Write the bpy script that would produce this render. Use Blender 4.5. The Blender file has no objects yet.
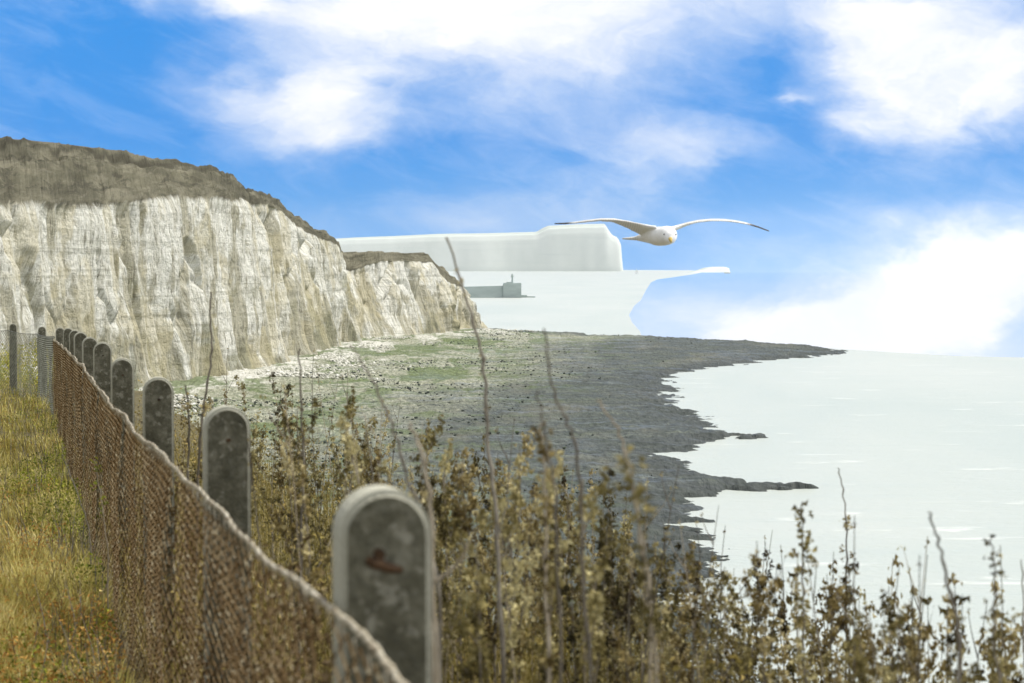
import bpy, bmesh, math, random
import numpy as np
from mathutils import Vector, Matrix
random.seed(7)
rng = np.random.default_rng(7)
S = bpy.context.scene
COL = S.collection
F = 2000.0                      # focal length in pixels of the 1024 px wide frame
EYE = 30.0                      # eye height above the sea
TH = math.atan(75.5 / F)        # downward tilt of the lens

# ------------------------------------------------------------------ helpers
def P(px, py, d):
    """world point seen at a photograph position when it stands d metres away"""
    u = (px - 512) / F; v = (341.5 - py) / F
    y = math.cos(TH) + v * math.sin(TH); z = v * math.cos(TH) - math.sin(TH)
    return Vector((u / y * d, d, EYE + z / y * d))

def tag(o, label=None, cat=None, group=None, kind=None):
    if label: o['label'] = label
    if cat: o['category'] = cat
    if group: o['group'] = group
    if kind: o['kind'] = kind
    return o

def empty(name, loc=(0, 0, 0), rz=0):
    o = bpy.data.objects.new(name, None); COL.objects.link(o)
    o.location = loc; o.rotation_euler = (0, 0, rz); o.empty_display_size = .1
    return o

def link(name, me, mat=None, parent=None, smooth=False):
    o = bpy.data.objects.new(name, me); COL.objects.link(o)
    if mat: me.materials.append(mat)
    if parent: o.parent = parent
    if smooth: me.polygons.foreach_set('use_smooth', [True] * len(me.polygons))
    return o

def np_mesh(name, V, Fc, attrs=None):
    me = bpy.data.meshes.new(name)
    V = np.asarray(V, np.float32); Fc = np.asarray(Fc, np.int32)
    n, k = Fc.shape
    me.vertices.add(len(V)); me.vertices.foreach_set('co', V.ravel())
    me.loops.add(n * k); me.loops.foreach_set('vertex_index', Fc.ravel())
    me.polygons.add(n)
    me.polygons.foreach_set('loop_start', np.arange(0, n * k, k, dtype=np.int32))
    me.polygons.foreach_set('loop_total', np.full(n, k, np.int32))
    for key, val in (attrs or {}).items():
        a = me.attributes.new(key, 'FLOAT_VECTOR', 'POINT')
        a.data.foreach_set('vector', np.asarray(val, np.float32).ravel())
    me.update(calc_edges=True); me.validate()
    return me

def grid_faces(nr, nc, flip=False):
    i = np.arange(nr * nc).reshape(nr, nc)
    q = np.stack([i[:-1, :-1], i[:-1, 1:], i[1:, 1:], i[1:, :-1]], -1).reshape(-1, 4)
    return q[:, ::-1] if flip else q

def _h(ix, iy, seed):
    n = (ix.astype(np.int64) * 374761393 + iy.astype(np.int64) * 668265263 + seed * 974634777) & 0xffffffff
    n = ((n ^ (n >> 13)) * 1274126177) & 0xffffffff
    return ((n ^ (n >> 16)) & 0xffff) / 65535.0

def vn(x, y, seed=0):
    x = np.asarray(x, float); y = np.asarray(y, float)
    ix = np.floor(x); iy = np.floor(y); fx = x - ix; fy = y - iy
    fx = fx * fx * (3 - 2 * fx); fy = fy * fy * (3 - 2 * fy)
    a = _h(ix, iy, seed); b = _h(ix + 1, iy, seed); c = _h(ix, iy + 1, seed); d = _h(ix + 1, iy + 1, seed)
    return (a + (b - a) * fx) * (1 - fy) + (c + (d - c) * fx) * fy

def vl(x, y, seed=0):
    """faceted noise: straight planes between sharp creases"""
    x = np.asarray(x, float); y = np.asarray(y, float); ix = np.floor(x); iy = np.floor(y); fx = x - ix; fy = y - iy
    a = _h(ix, iy, seed); b = _h(ix + 1, iy, seed); c = _h(ix, iy + 1, seed); d = _h(ix + 1, iy + 1, seed)
    return np.where(fx + fy < 1, a + (b - a) * fx + (c - a) * fy, d + (c - d) * (1 - fx) + (b - d) * (1 - fy))
def fbl(x, y, seed=0, oct=3):
    s = 0; a = 1; t = 0
    for k in range(oct):
        s = s + a * (vl(x * 2 ** k + k * .37, y * 2 ** k + k * .61, seed + k * 17) - .5); t += a; a *= .5
    return s / t * 2
def fbm(x, y, seed=0, oct=4, gain=.5):
    s = 0; a = 1; t = 0
    for k in range(oct):
        s = s + a * (vn(x * 2 ** k, y * 2 ** k, seed + k * 17) - .5); t += a; a *= gain
    return s / t * 2

def ridge(x, y, seed=0, oct=3):
    s = 0; a = 1; t = 0
    for k in range(oct):
        s = s + a * (1 - np.abs(2 * vn(x * 2 ** k, y * 2 ** k, seed + k * 31) - 1)); t += a; a *= .5
    return s / t

# ------------------------------------------------------------------ node helpers
class NT:
    def __init__(s, tree): s.t = tree; s.n = tree.nodes; s.l = tree.links; s.n.clear()
    def put(s, sock, v):
        if hasattr(v, 'links') or isinstance(v, bpy.types.NodeSocket): s.l.new(v, sock)
        else: sock.default_value = v
    def node(s, typ, **kw):
        n = s.n.new(typ)
        for k, v in kw.items(): setattr(n, k, v)
        return n
    def m(s, op, a, b=0.0, c=None, clamp=False):
        n = s.node('ShaderNodeMath', operation=op, use_clamp=clamp)
        s.put(n.inputs[0], a); s.put(n.inputs[1], b)
        if c is not None: s.put(n.inputs[2], c)
        return n.outputs[0]
    def vm(s, op, a, b):
        n = s.node('ShaderNodeVectorMath', operation=op)
        s.put(n.inputs[0], a); s.put(n.inputs[1], b)
        return n.outputs[0]
    def noise(s, vec, scale, detail=4, rough=.55, dist=0, out='Fac'):
        n = s.node('ShaderNodeTexNoise'); s.put(n.inputs['Vector'], vec)
        n.inputs['Scale'].default_value = scale; n.inputs['Detail'].default_value = detail
        n.inputs['Roughness'].default_value = rough; n.inputs['Distortion'].default_value = dist
        return n.outputs[out]
    def vor(s, vec, scale, feature='F1', out='Distance'):
        n = s.node('ShaderNodeTexVoronoi', feature=feature); s.put(n.inputs['Vector'], vec)
        n.inputs['Scale'].default_value = scale
        return n.outputs[out]
    def ramp(s, fac, stops, interp='LINEAR'):
        n = s.node('ShaderNodeValToRGB'); s.put(n.inputs[0], fac); r = n.color_ramp; r.interpolation = interp
        while len(r.elements) < len(stops): r.elements.new(.5)
        for e, (p, c) in zip(r.elements, stops):
            e.position = p; e.color = (c, c, c, 1) if not hasattr(c, '__len__') else (*c[:3], 1)
        return n.outputs[0]
    def step(s, v, a, b):
        n = s.node('ShaderNodeMapRange', interpolation_type='SMOOTHSTEP', clamp=True)
        s.put(n.inputs[0], v); n.inputs[1].default_value = a; n.inputs[2].default_value = b
        return n.outputs[0]
    def mix(s, fac, a, b, bt='MIX'):
        n = s.node('ShaderNodeMix', data_type='RGBA', blend_type=bt)
        s.put(n.inputs[0], fac)
        for i, v in ((6, a), (7, b)):
            if isinstance(v, tuple): v = (*v[:3], 1)
            s.put(n.inputs[i], v)
        return n.outputs[2]
    def xyz(s, vec):
        n = s.node('ShaderNodeSeparateXYZ'); s.put(n.inputs[0], vec); return n.outputs
    def comb(s, x, y, z=0.0):
        n = s.node('ShaderNodeCombineXYZ'); s.put(n.inputs[0], x); s.put(n.inputs[1], y); s.put(n.inputs[2], z)
        return n.outputs[0]
    def bump(s, h, strength=.5, dist=.1, normal=None):
        n = s.node('ShaderNodeBump'); s.put(n.inputs['Height'], h)
        n.inputs['Strength'].default_value = strength; n.inputs['Distance'].default_value = dist
        if normal is not None: s.put(n.inputs['Normal'], normal)
        return n.outputs[0]
    def attr(s, name):
        return s.node('ShaderNodeAttribute', attribute_name=name).outputs['Vector']

def mat(name):
    m = bpy.data.materials.new(name); m.use_nodes = True
    t = NT(m.node_tree)
    out = t.node('ShaderNodeOutputMaterial'); b = t.node('ShaderNodeBsdfPrincipled')
    t.l.new(b.outputs[0], out.inputs[0])
    b.inputs['Roughness'].default_value = .9; b.inputs['Specular IOR Level'].default_value = .2
    return m, t, b

def obj_co(t):
    return t.node('ShaderNodeTexCoord').outputs['Object']
def geo_pos(t):
    return t.node('ShaderNodeNewGeometry').outputs['Position']

# ------------------------------------------------------------------ world
SUN_EL, SUN_AZ = math.radians(57), math.radians(64)      # azimuth clockwise from the viewing direction (+Y)
W = bpy.data.worlds.new("World"); S.world = W; W.use_nodes = True
t = NT(W.node_tree)
wo = t.node('ShaderNodeOutputWorld'); bg = t.node('ShaderNodeBackground'); t.l.new(bg.outputs[0], wo.inputs[0])
D = t.node('ShaderNodeTexCoord').outputs['Generated']
dx, dy, dz = t.xyz(D)
az = t.m('ARCTAN2', dx, dy); el = t.m('ARCSINE', dz)
U = t.m('MULTIPLY_ADD', az, 2.0, 0.512)            # thousandths: degrees of azimuth / elevation on the sky
Vv = t.m('MULTIPLY_ADD', el, -2.0, 0.266)
base_uv = t.comb(U, Vv, 0.0)
wn = t.node('ShaderNodeTexNoise'); t.put(wn.inputs['Vector'], t.vm('MULTIPLY', base_uv, (5, 9, 1)))
wn.inputs['Scale'].default_value = 1; wn.inputs['Detail'].default_value = 5; wn.inputs['Roughness'].default_value = .6
wx, wy, wz = t.xyz(wn.outputs['Color'])
U2 = t.m('ADD', U, t.m('MULTIPLY_ADD', wx, .17, -.085)); V2 = t.m('ADD', Vv, t.m('MULTIPLY_ADD', wy, .11, -.055))
blobs = [(520, 0, 250, 50, .95), (250, 105, 75, 28, .62), (318, 85, 70, 50, .7), (325, 138, 60, 22, .5), (240, 8, 40, 14, .6),
         (150, 12, 18, 20, .28), (425, 118, 60, 30, .35), (440, 45, 120, 50, .55), (590, 65, 100, 55, .62), (735, 60, 60, 35, .3),
         (668, 136, 90, 26, .85), (640, 165, 40, 14, .35), (862, 30, 60, 55, .75), (950, 55, 100, 75, 1.0),
         (832, 128, 32, 20, .5), (900, 118, 55, 40, .65), (1015, 90, 60, 60, .5), (795, 91, 15, 7, .5),
         (1000, 262, 90, 34, 1.15), (915, 303, 110, 44, 1.5), (850, 338, 95, 28, 1.2), (560, 196, 130, 24, .42), (480, 228, 80, 18, .4), (640, 290, 120, 30, .3),
         (740, 330, 190, 34, .6), (1015, 325, 40, 14, -.25), (765, 66, 26, 28, -.3), (95, 90, 80, 60, -.3),
         (780, 185, 60, 40, -.3), (650, 0, 500, 25, .3), (370, 88, 16, 10, -.3), (1000, 180, 110, 30, -.15)]
acc = None
for (u, v, ru, rv, w) in blobs:
    a = t.m('MULTIPLY_ADD', U2, 1000 / ru, -u / ru); b = t.m('MULTIPLY_ADD', V2, 1000 / rv, -v / rv)
    g = t.m('EXPONENT', t.m('MULTIPLY', t.m('MULTIPLY_ADD', a, a, t.m('MULTIPLY', b, b)), -1))
    acc = t.m('MULTIPLY', g, w) if acc is None else t.m('MULTIPLY_ADD', g, w, acc)
n1 = t.noise(t.vm('MULTIPLY', t.comb(U2, V2, .3), (6.5, 11, 1)), 1, 7, .6, .4)
n2 = t.noise(t.vm('MULTIPLY', t.comb(t.m('ADD', U, t.m('MULTIPLY', Vv, .8)), t.m('MULTIPLY_ADD', U, -.35, Vv), 3.3), (9, 32, 1)), 1, 5, .6, .6)
# outside the part of the sky the photograph shows: unseen broken cloud, thickened to whiten the fill light
far_ = t.step(t.m('ABSOLUTE', t.m('MULTIPLY', el, 57.3)), 9, 16)
wide = t.noise(D, 3.2, 6, .58, .3)
side = t.step(t.m('ABSOLUTE', t.m('MULTIPLY', az, 57.3)), 15, 24)
outw = t.m('MAXIMUM', far_, side)
cl = t.m('ADD', acc, t.m('MULTIPLY_ADD', n1, 1.1, -.55))
cl = t.m('ADD', cl, t.m('MULTIPLY_ADD', n2, .28, -.12))
cl_in = t.m('MULTIPLY', t.step(cl, -.16, 1.30), t.m('MULTIPLY_ADD', t.step(n1, .3, .62), .16, .82))
cl_out = t.step(wide, .30, .58)
cloud = t.m('ADD', t.m('MULTIPLY', cl_in, t.m('SUBTRACT', 1.0, outw)), t.m('MULTIPLY', cl_out, outw), clamp=True)
blue = t.ramp(t.m('MULTIPLY', Vv, 2.0), [(0.0, (.022, .27, .76)), (.28, (.026, .28, .77)), (.40, (.045, .33, .81)),
     (.53, (.18, .47, .93)), (.57, (.34, .57, .95)), (.72, (.64, .77, .98)), (1.0, (.6, .72, .9))])
sky = t.node('ShaderNodeTexSky', sky_type='NISHITA', sun_disc=False)
sky.sun_elevation = SUN_EL; sky.sun_rotation = SUN_AZ
sky.altitude = 30; sky.air_density = 1; sky.dust_density = 1.0; sky.ozone_density = 1
nish = t.vm('MULTIPLY', sky.outputs[0], (.1, .1, .1))
high = t.m('MAXIMUM', t.step(t.m('MULTIPLY', el, 57.3), 10, 22), t.m('MULTIPLY', side, t.step(dz, -.02, .02)))
blue = t.mix(t.m('MULTIPLY', t.step(n2, .42, .72), .2), blue, (.42, .62, .97))
clear = t.mix(high, blue, nish)
white = t.mix(t.step(cloud, .2, 1), (.80, .87, 1.0), (1.03, 1.02, 1.01))
skyc = t.mix(t.m('MULTIPLY', cloud, .96), clear, white)
t.put(bg.inputs[0], skyc); bg.inputs[1].default_value = 1.0

# ------------------------------------------------------------------ sun, camera
sd = bpy.data.lights.new('sun', 'SUN'); sd.energy = 4.2; sd.angle = math.radians(.6); sd.color = (1, .955, .88)
so = bpy.data.objects.new('sun', sd); COL.objects.link(so)
sdir = Vector((math.sin(SUN_AZ) * math.cos(SUN_EL), math.cos(SUN_AZ) * math.cos(SUN_EL), math.sin(SUN_EL)))
so.rotation_euler = sdir.to_track_quat('Z', 'Y').to_euler(); so.location = (0, 0, 80)
cd = bpy.data.cameras.new('camera'); cam = bpy.data.objects.new('camera', cd); COL.objects.link(cam)
cd.sensor_width = 36; cd.lens = 36 * F / 1024; cd.clip_start = .1; cd.clip_end = 60000
cam.location = (0, 0, EYE); cam.rotation_euler = (math.pi / 2 - TH, 0, 0)
cd.dof.use_dof = True; cd.dof.focus_distance = 34; cd.dof.aperture_fstop = 7.6
S.camera = cam
S.view_settings.view_transform = 'Standard'; S.view_settings.look = 'None'
S.view_settings.exposure = 0.12; S.view_settings.gamma = 1
S.render.engine = 'CYCLES'
S.cycles.use_denoising = True; S.cycles.max_bounces = 6; S.cycles.transparent_max_bounces = 8
S.cycles.volume_bounces = 0; S.cycles.use_adaptive_sampling = True; S.cycles.adaptive_threshold = .02

# ------------------------------------------------------------------ materials: terrain
m_cliff, t, b = mat('chalk_and_turf')
uv = t.attr('sh')                      # x = metres along, y = metres up, z = 0 foot, 1 rim, 2 skyline, 3 plateau
su, hh, tt = t.xyz(uv)
def sc(x, y, z=1): return t.vm('MULTIPLY', uv, (x, y, 0))
nA = t.noise(sc(.10, .035), 1, 6, .6, .5)
nB = t.noise(sc(.55, .05), 1, 5, .65, .3)
nC = t.noise(sc(.8, .6), 1, 6, .7)
nD = t.noise(sc(1.6, .12), 1, 4, .6, .2)
pos = geo_pos(t)
lines = t.noise(t.comb(t.m('MULTIPLY', su, .012), t.m('MULTIPLY', hh, .8), 0.0), 1, 3, .7)
chalk = t.ramp(nC, [(.28, (.34, .33, .25)), (.38, (.66, .655, .57)), (.50, (.80, .795, .715)), (.75, (.86, .855, .80))])
chalk = t.mix(t.m('MULTIPLY', t.step(lines, .54, .62), .5), chalk, (.42, .42, .35))
chalk = t.mix(t.m('MULTIPLY', t.step(nB, .48, .64), .45), chalk, (.42, .395, .29))
ochre = t.mix(t.step(nD, .35, .65), (.42, .39, .27), (.29, .275, .19))
low = t.m('MULTIPLY_ADD', tt, -.16, .1)
chalk = t.mix(t.m('MULTIPLY', t.step(t.m('ADD', nA, low), .50, .57), .75), chalk, ochre)
nG = t.noise(sc(.06, .05), 1, 4, .6)
chalk = t.mix(t.m('MULTIPLY', t.step(t.m('SUBTRACT', nG, t.m('MULTIPLY', tt, .22)), .44, .56), .6), chalk, (.20, .20, .11))
chalk = t.mix(t.m('MULTIPLY', t.step(nD, .58, .66), .6), chalk, (.16, .15, .10))
nJ = t.noise(sc(2.6, .35), 1, 4, .7, .2)
chalk = t.mix(t.m('MULTIPLY', t.step(nJ, .56, .61), .6), chalk, (.24, .225, .17))
nK = t.noise(sc(.045, .03), 1, 5, .65, .8)
chalk = t.mix(t.m('MULTIPLY', t.step(nK, .50, .57), .42), chalk, (.56, .50, .31))
nE = t.noise(t.vm('MULTIPLY', pos, (.35, .05, .25)), 1, 6, .7, .4)
nF = t.noise(t.vm('MULTIPLY', pos, (.03, .02, .09)), 1, 4, .6, .6)
turf = t.ramp(nE, [(.3, (.10, .095, .062)), (.5, (.19, .18, .125)), (.7, (.30, .28, .20))])
turf = t.mix(t.m('MULTIPLY', t.step(nF, .47, .58), .6), turf, (.105, .10, .07))
nH = t.noise(t.comb(t.m('MULTIPLY', su, .09), t.m('MULTIPLY', tt, 5), 0.0), 1, 5, .65, .8)
turf = t.mix(t.m('MULTIPLY', t.step(nH, .52, .62), .6), turf, (.085, .08, .055))
nI = t.noise(t.comb(t.m('MULTIPLY_ADD', tt, 3.0, t.m('MULTIPLY', su, .45)), t.m('MULTIPLY', tt, 1.5), 0.0), 1, 4, .7, .3)
turf = t.mix(t.m('MULTIPLY', t.step(nI, .52, .66), .22), turf, (.30, .28, .21))
brow = t.m('ADD', tt, t.m('MULTIPLY', t.m('SUBTRACT', t.noise(t.comb(t.m('MULTIPLY', su, .02), 0.0, 4.0), 1, 5, .6), .5), .9))
nL = t.noise(t.comb(t.m('MULTIPLY', su, .05), t.m('MULTIPLY', tt, 9), 7.0), 1, 6, .75, .5)
turf = t.mix(t.m('MULTIPLY', t.step(nL, .54, .60), .6), turf, (.07, .066, .048))
turf = t.mix(t.m('MULTIPLY', t.m('SUBTRACT', 1.0, t.step(nL, .38, .44)), .5), turf, (.27, .255, .19))
turf = t.mix(t.m('MULTIPLY', t.m('MULTIPLY', t.step(brow, 1.50, 1.56), t.m('SUBTRACT', 1.0, t.step(brow, 1.56, 1.66))), .7), turf, (.07, .065, .045))
turf = t.mix(t.m('MULTIPLY', t.step(brow, 1.60, 1.70), .65), turf, (.25, .235, .165))
# stepped edge of the turf with dark tongues running down into the chalk
tongue = t.noise(t.comb(t.m('MULTIPLY', su, .35), t.m('MULTIPLY', tt, .5), 0.0), 1, 4, .7)
tongue2 = t.noise(t.comb(t.m('MULTIPLY', su, 1.4), t.m('MULTIPLY', tt, 2.), 0.0), 1, 2, .7)
edge = t.m('ADD', t.m('ADD', tt, t.m('MULTIPLY', t.m('SUBTRACT', tongue, .5), .07)), t.m('MULTIPLY', t.m('SUBTRACT', tongue2, .5), .02))
col = t.mix(t.step(edge, .985, 1.02), chalk, turf)
t.put(b.inputs['Base Color'], col)
h = t.m('ADD', t.m('MULTIPLY', nC, .6), t.m('ADD', t.m('MULTIPLY', nB, .8), t.m('MULTIPLY', nE, .4)))
t.put(b.inputs['Normal'], t.bump(h, 1.0, 2.2))
b.inputs['Specular IOR Level'].default_value = .05

m_beach, t, b = mat('foreshore_rock')
pos = geo_pos(t); zo = t.attr('zone')     # x = metres from the shoreline, y = metres from the cliff foot
zx, zy, zz = t.xyz(zo)
nb1 = t.noise(t.vm('MULTIPLY', pos, (.05, .02, 0)), 1, 6, .65, .4)
nb2 = t.noise(t.vm('MULTIPLY', pos, (1.1, .35, 0)), 1, 5, .75)
nb3 = t.noise(t.vm('MULTIPLY', pos, (.10, .10, 0)), 1, 6, .7, .5)
nb4 = t.vor(t.vm('MULTIPLY', pos, (1.1, .4, 0)), 1)
dark = t.ramp(nb2, [(.28, (.024, .031, .026)), (.48, (.046, .057, .048)), (.60, (.080, .094, .078)), (.74, (.19, .21, .165))])
dark = t.mix(t.m('MULTIPLY', t.step(nb1, .50, .64), .6), dark, (.155, .15, .105))
nb5 = t.noise(t.vm('MULTIPLY', pos, (.035, .10, 0)), 1, 6, .7, .3)
dark = t.mix(t.m('MULTIPLY', t.step(nb5, .50, .62), .5), dark, (.15, .17, .14))
nb6 = t.noise(t.vm('MULTIPLY', pos, (.02, .16, 0)), 1, 6, .7, .3)
dark = t.mix(t.m('MULTIPLY', t.step(nb6, .50, .60), .5), dark, (.045, .055, .050))
tan_ = t.ramp(nb2, [(.32, (.09, .10, .06)), (.46, (.22, .23, .16)), (.56, (.36, .36, .26)), (.68, (.58, .58, .48))])
wht = t.ramp(nb2, [(.3, (.28, .28, .21)), (.48, (.56, .55, .48)), (.7, (.78, .77, .72))])
green = t.ramp(nb2, [(.35, (.05, .075, .02)), (.6, (.13, .18, .05)), (.75, (.36, .37, .24))])
jit = t.m('MULTIPLY_ADD', t.m('SUBTRACT', nb3, .5), 46, t.m('MULTIPLY_ADD', t.m('SUBTRACT', nb1, .5), 60, zy))
c = t.mix(t.step(jit, 44, 88), tan_, dark)
c = t.mix(t.m('SUBTRACT', 1.0, t.step(t.m('MULTIPLY_ADD', t.m('SUBTRACT', t.noise(t.vm('MULTIPLY', pos, (.05, .012, 0)), 1, 3, .6), .5), 80, jit), 2, 14)), c, wht)
gmask = t.m('MULTIPLY', t.step(t.noise(t.vm('MULTIPLY', pos, (.06, .018, 0)), 1, 5, .65, .8), .48, .56), t.m('SUBTRACT', 1.0, t.step(zy, 44, 75)))
c = t.mix(t.m('MULTIPLY', gmask, .85), c, green)
nb7 = t.noise(t.vm('MULTIPLY', pos, (.07, .35, 0)), 1, 6, .7, .4)
c = t.mix(t.m('MULTIPLY', t.m('MULTIPLY', t.step(nb7, .54, .64), t.step(zy, 40, 90)), .6), c, (.17, .19, .15))
c = t.mix(t.m('MULTIPLY', t.m('MULTIPLY', t.m('SUBTRACT', 1.0, t.step(nb7, .36, .46)), t.step(zy, 15, 50)), .7), c, (.030, .038, .034))
g2 = t.m('MULTIPLY', t.step(t.noise(t.vm('MULTIPLY', pos, (.045, .09, 0)), 1, 6, .75, .6), .53, .60), t.m('SUBTRACT', 1.0, t.step(zy, 60, 120)))
c = t.mix(t.m('MULTIPLY', g2, .75), c, (.09, .125, .04))
wetc = t.ramp(nb2, [(.3, (.020, .028, .027)), (.7, (.07, .08, .075))])
c = t.mix(t.m('MULTIPLY', t.m('SUBTRACT', 1.0, t.step(zx, 2, 16)), .8), c, wetc)
t.put(b.inputs['Base Color'], c)
t.put(b.inputs['Roughness'], t.ramp(nb5, [(.38, .35), (.6, .85)]))
t.put(b.inputs['Normal'], t.bump(t.m('ADD', nb2, t.m('MULTIPLY', nb4, .5)), .9, .9))

m_sea, t, b = mat('glare_sea_water')
pos = geo_pos(t)
s1 = t.noise(t.vm('MULTIPLY', pos, (.012, .004, 0)), 1, 5, .6, .5)
s2 = t.noise(t.vm('MULTIPLY', pos, (.05, .14, 0)), 1, 5, .65, .3)
s3 = t.noise(t.vm('MULTIPLY', pos, (.6, 1.3, 0)), 1, 5, .65)
c = t.ramp(s1, [(.35, (.415, .46, .418)), (.5, (.45, .485, .438)), (.68, (.49, .512, .465))])  # white glare and reflected sky put into the water's base colour
s4 = t.noise(t.vm('MULTIPLY', pos, (.016, .12, 0)), 1, 6, .7, .4)
c = t.mix(t.m('MULTIPLY', t.step(s4, .50, .62), .55), c, (.42, .465, .425))
c = t.mix(t.m('MULTIPLY', t.step(s2, .60, .68), .5), c, (.74, .75, .69))
c = t.mix(t.m('MULTIPLY', t.m('SUBTRACT', 1.0, t.step(s2, .30, .40)), .35), c, (.44, .50, .45))
t.put(b.inputs['Base Color'], c); b.inputs['Roughness'].default_value = .35
b.inputs['Specular IOR Level'].default_value = .3
t.put(b.inputs['Normal'], t.bump(t.m('ADD', t.m('MULTIPLY', s3, .6), s2), .6, .9))

m_far, t, b = mat('far_chalk_headland')
uv = t.attr('sh'); pos = geo_pos(t)
su, hh, tt = t.xyz(uv)
f1 = t.noise(t.vm('MULTIPLY', uv, (.006, .004, 0)), 1, 5, .6, .3)
f2 = t.noise(t.vm('MULTIPLY', uv, (.02, .003, 0)), 1, 4, .6)
f3 = t.noise(t.vm('MULTIPLY', uv, (.0012, .03, 0)), 1, 3, .6)
c = t.ramp(f1, [(.3, (.60, .65, .61)), (.5, (.66, .70, .66)), (.7, (.71, .75, .71))])  # haze fading painted as pale base colour; the haze volume stays thin
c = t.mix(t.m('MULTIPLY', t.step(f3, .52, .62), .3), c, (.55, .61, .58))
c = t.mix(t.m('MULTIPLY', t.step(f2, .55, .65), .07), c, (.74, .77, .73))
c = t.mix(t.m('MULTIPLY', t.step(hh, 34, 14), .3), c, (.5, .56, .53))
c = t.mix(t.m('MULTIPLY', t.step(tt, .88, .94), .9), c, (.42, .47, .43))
t.put(b.inputs['Base Color'], c); t.put(b.inputs['Normal'], t.bump(f1, .05, 8))

# ------------------------------------------------------------------ the chalk cliff
def B(px, d): return P(px, 400, d).x, d
# foot (x, y), rim (x, y, z), skyline (x, y, z)
def st(fp, fd, rp, ry, rd, sp, sy, sdp):
    f = B(fp, fd); r = P(rp, ry, rd); s = P(sp, sy, sdp)
    return [f[0], f[1], 0.5, r.x, r.y, r.z, s.x, s.y, s.z]
stations = [
    [-52, 50, .5, -56, 52, 30, -72, 60, 36], [-66, 110, .5, -70, 113, 34, -92, 125, 44],
    [-82, 190, .5, -86, 193, 37, -112, 215, 52], [-95, 270, .5, -98, 276, 40, -122, 310, 58],
    st(-60, 335, -62, 208, 346, -62, 134, 430), st(-15, 358, -18, 208, 368, -25, 136, 450),
    st(25, 380, 20, 207, 390, 15, 138.5, 470), st(60, 402, 55, 207, 412, 48, 141, 490),
    st(95, 424, 88, 206, 434, 75, 143.5, 505), st(128, 447, 120, 206, 457, 105, 147, 520),
    st(158, 464, 150, 204, 474, 131, 151, 530), st(170, 472, 162, 202, 482, 139, 158.5, 545), st(192, 482, 180, 200, 492, 160, 160, 555),
    st(218, 494, 205, 202, 506, 190, 166, 570), st(240, 510, 225, 200, 524, 215, 172, 585),
    st(258, 530, 240, 199, 544, 226, 180, 600), st(273, 552, 252, 207, 566, 240, 190, 615), st(290, 582, 268, 208, 596, 262, 196, 632),
    st(303, 605, 280, 213, 618, 274, 202, 648), st(314, 628, 291, 222, 640, 285, 211, 664), st(325, 652, 303, 229, 662, 300, 216, 680),
    st(335, 675, 318, 236, 684, 312, 226, 696), st(344, 697, 330, 240, 703, 325, 230, 712), st(352, 714, 337, 245, 717, 334, 234, 724),
    st(357, 722, 342, 252, 726, 339, 242, 732), st(352, 740, 340, 268, 756, 339, 249, 776),
    st(361, 748, 350, 272, 768, 349, 249.5, 790), st(380, 758, 368, 266, 775, 366, 250.5, 800), st(396, 770, 384, 261, 786, 384, 251.5, 808),
    st(412, 782, 402, 260, 797, 400, 252.5, 815), st(428, 794, 418, 261, 808, 414, 253, 824), st(442, 808, 431, 263, 820, 425, 252, 832), st(450, 818, 438, 271, 828, 430, 255, 838),
    st(458, 830, 446, 282, 838, 440, 264, 848), st(468, 846, 455, 284, 853, 450, 272, 860), st(476, 864, 462, 288, 868, 458, 280, 874),
    st(482, 884, 468, 298, 884, 463, 290, 892), st(478, 920, 462, 305, 925, 455, 300, 930),
    st(440, 980, 430, 300, 985, 425, 290, 990)]
ST = np.array(stations)
seg = np.sqrt(np.diff(ST[:, 0]) ** 2 + np.diff(ST[:, 1]) ** 2); cum = np.r_[0, np.cumsum(seg)]
vis0 = cum[3]
ss = np.r_[np.arange(0, vis0, 3.0), np.arange(vis0, cum[-1], .42)]
def interp(k): return np.interp(ss, cum, ST[:, k])
foot = np.stack([interp(0), interp(1), interp(2)], -1)
rim = np.stack([interp(3), interp(4), interp(5)], -1)
top = np.stack([interp(6), interp(7), interp(8) - 1.0], -1)
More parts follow.
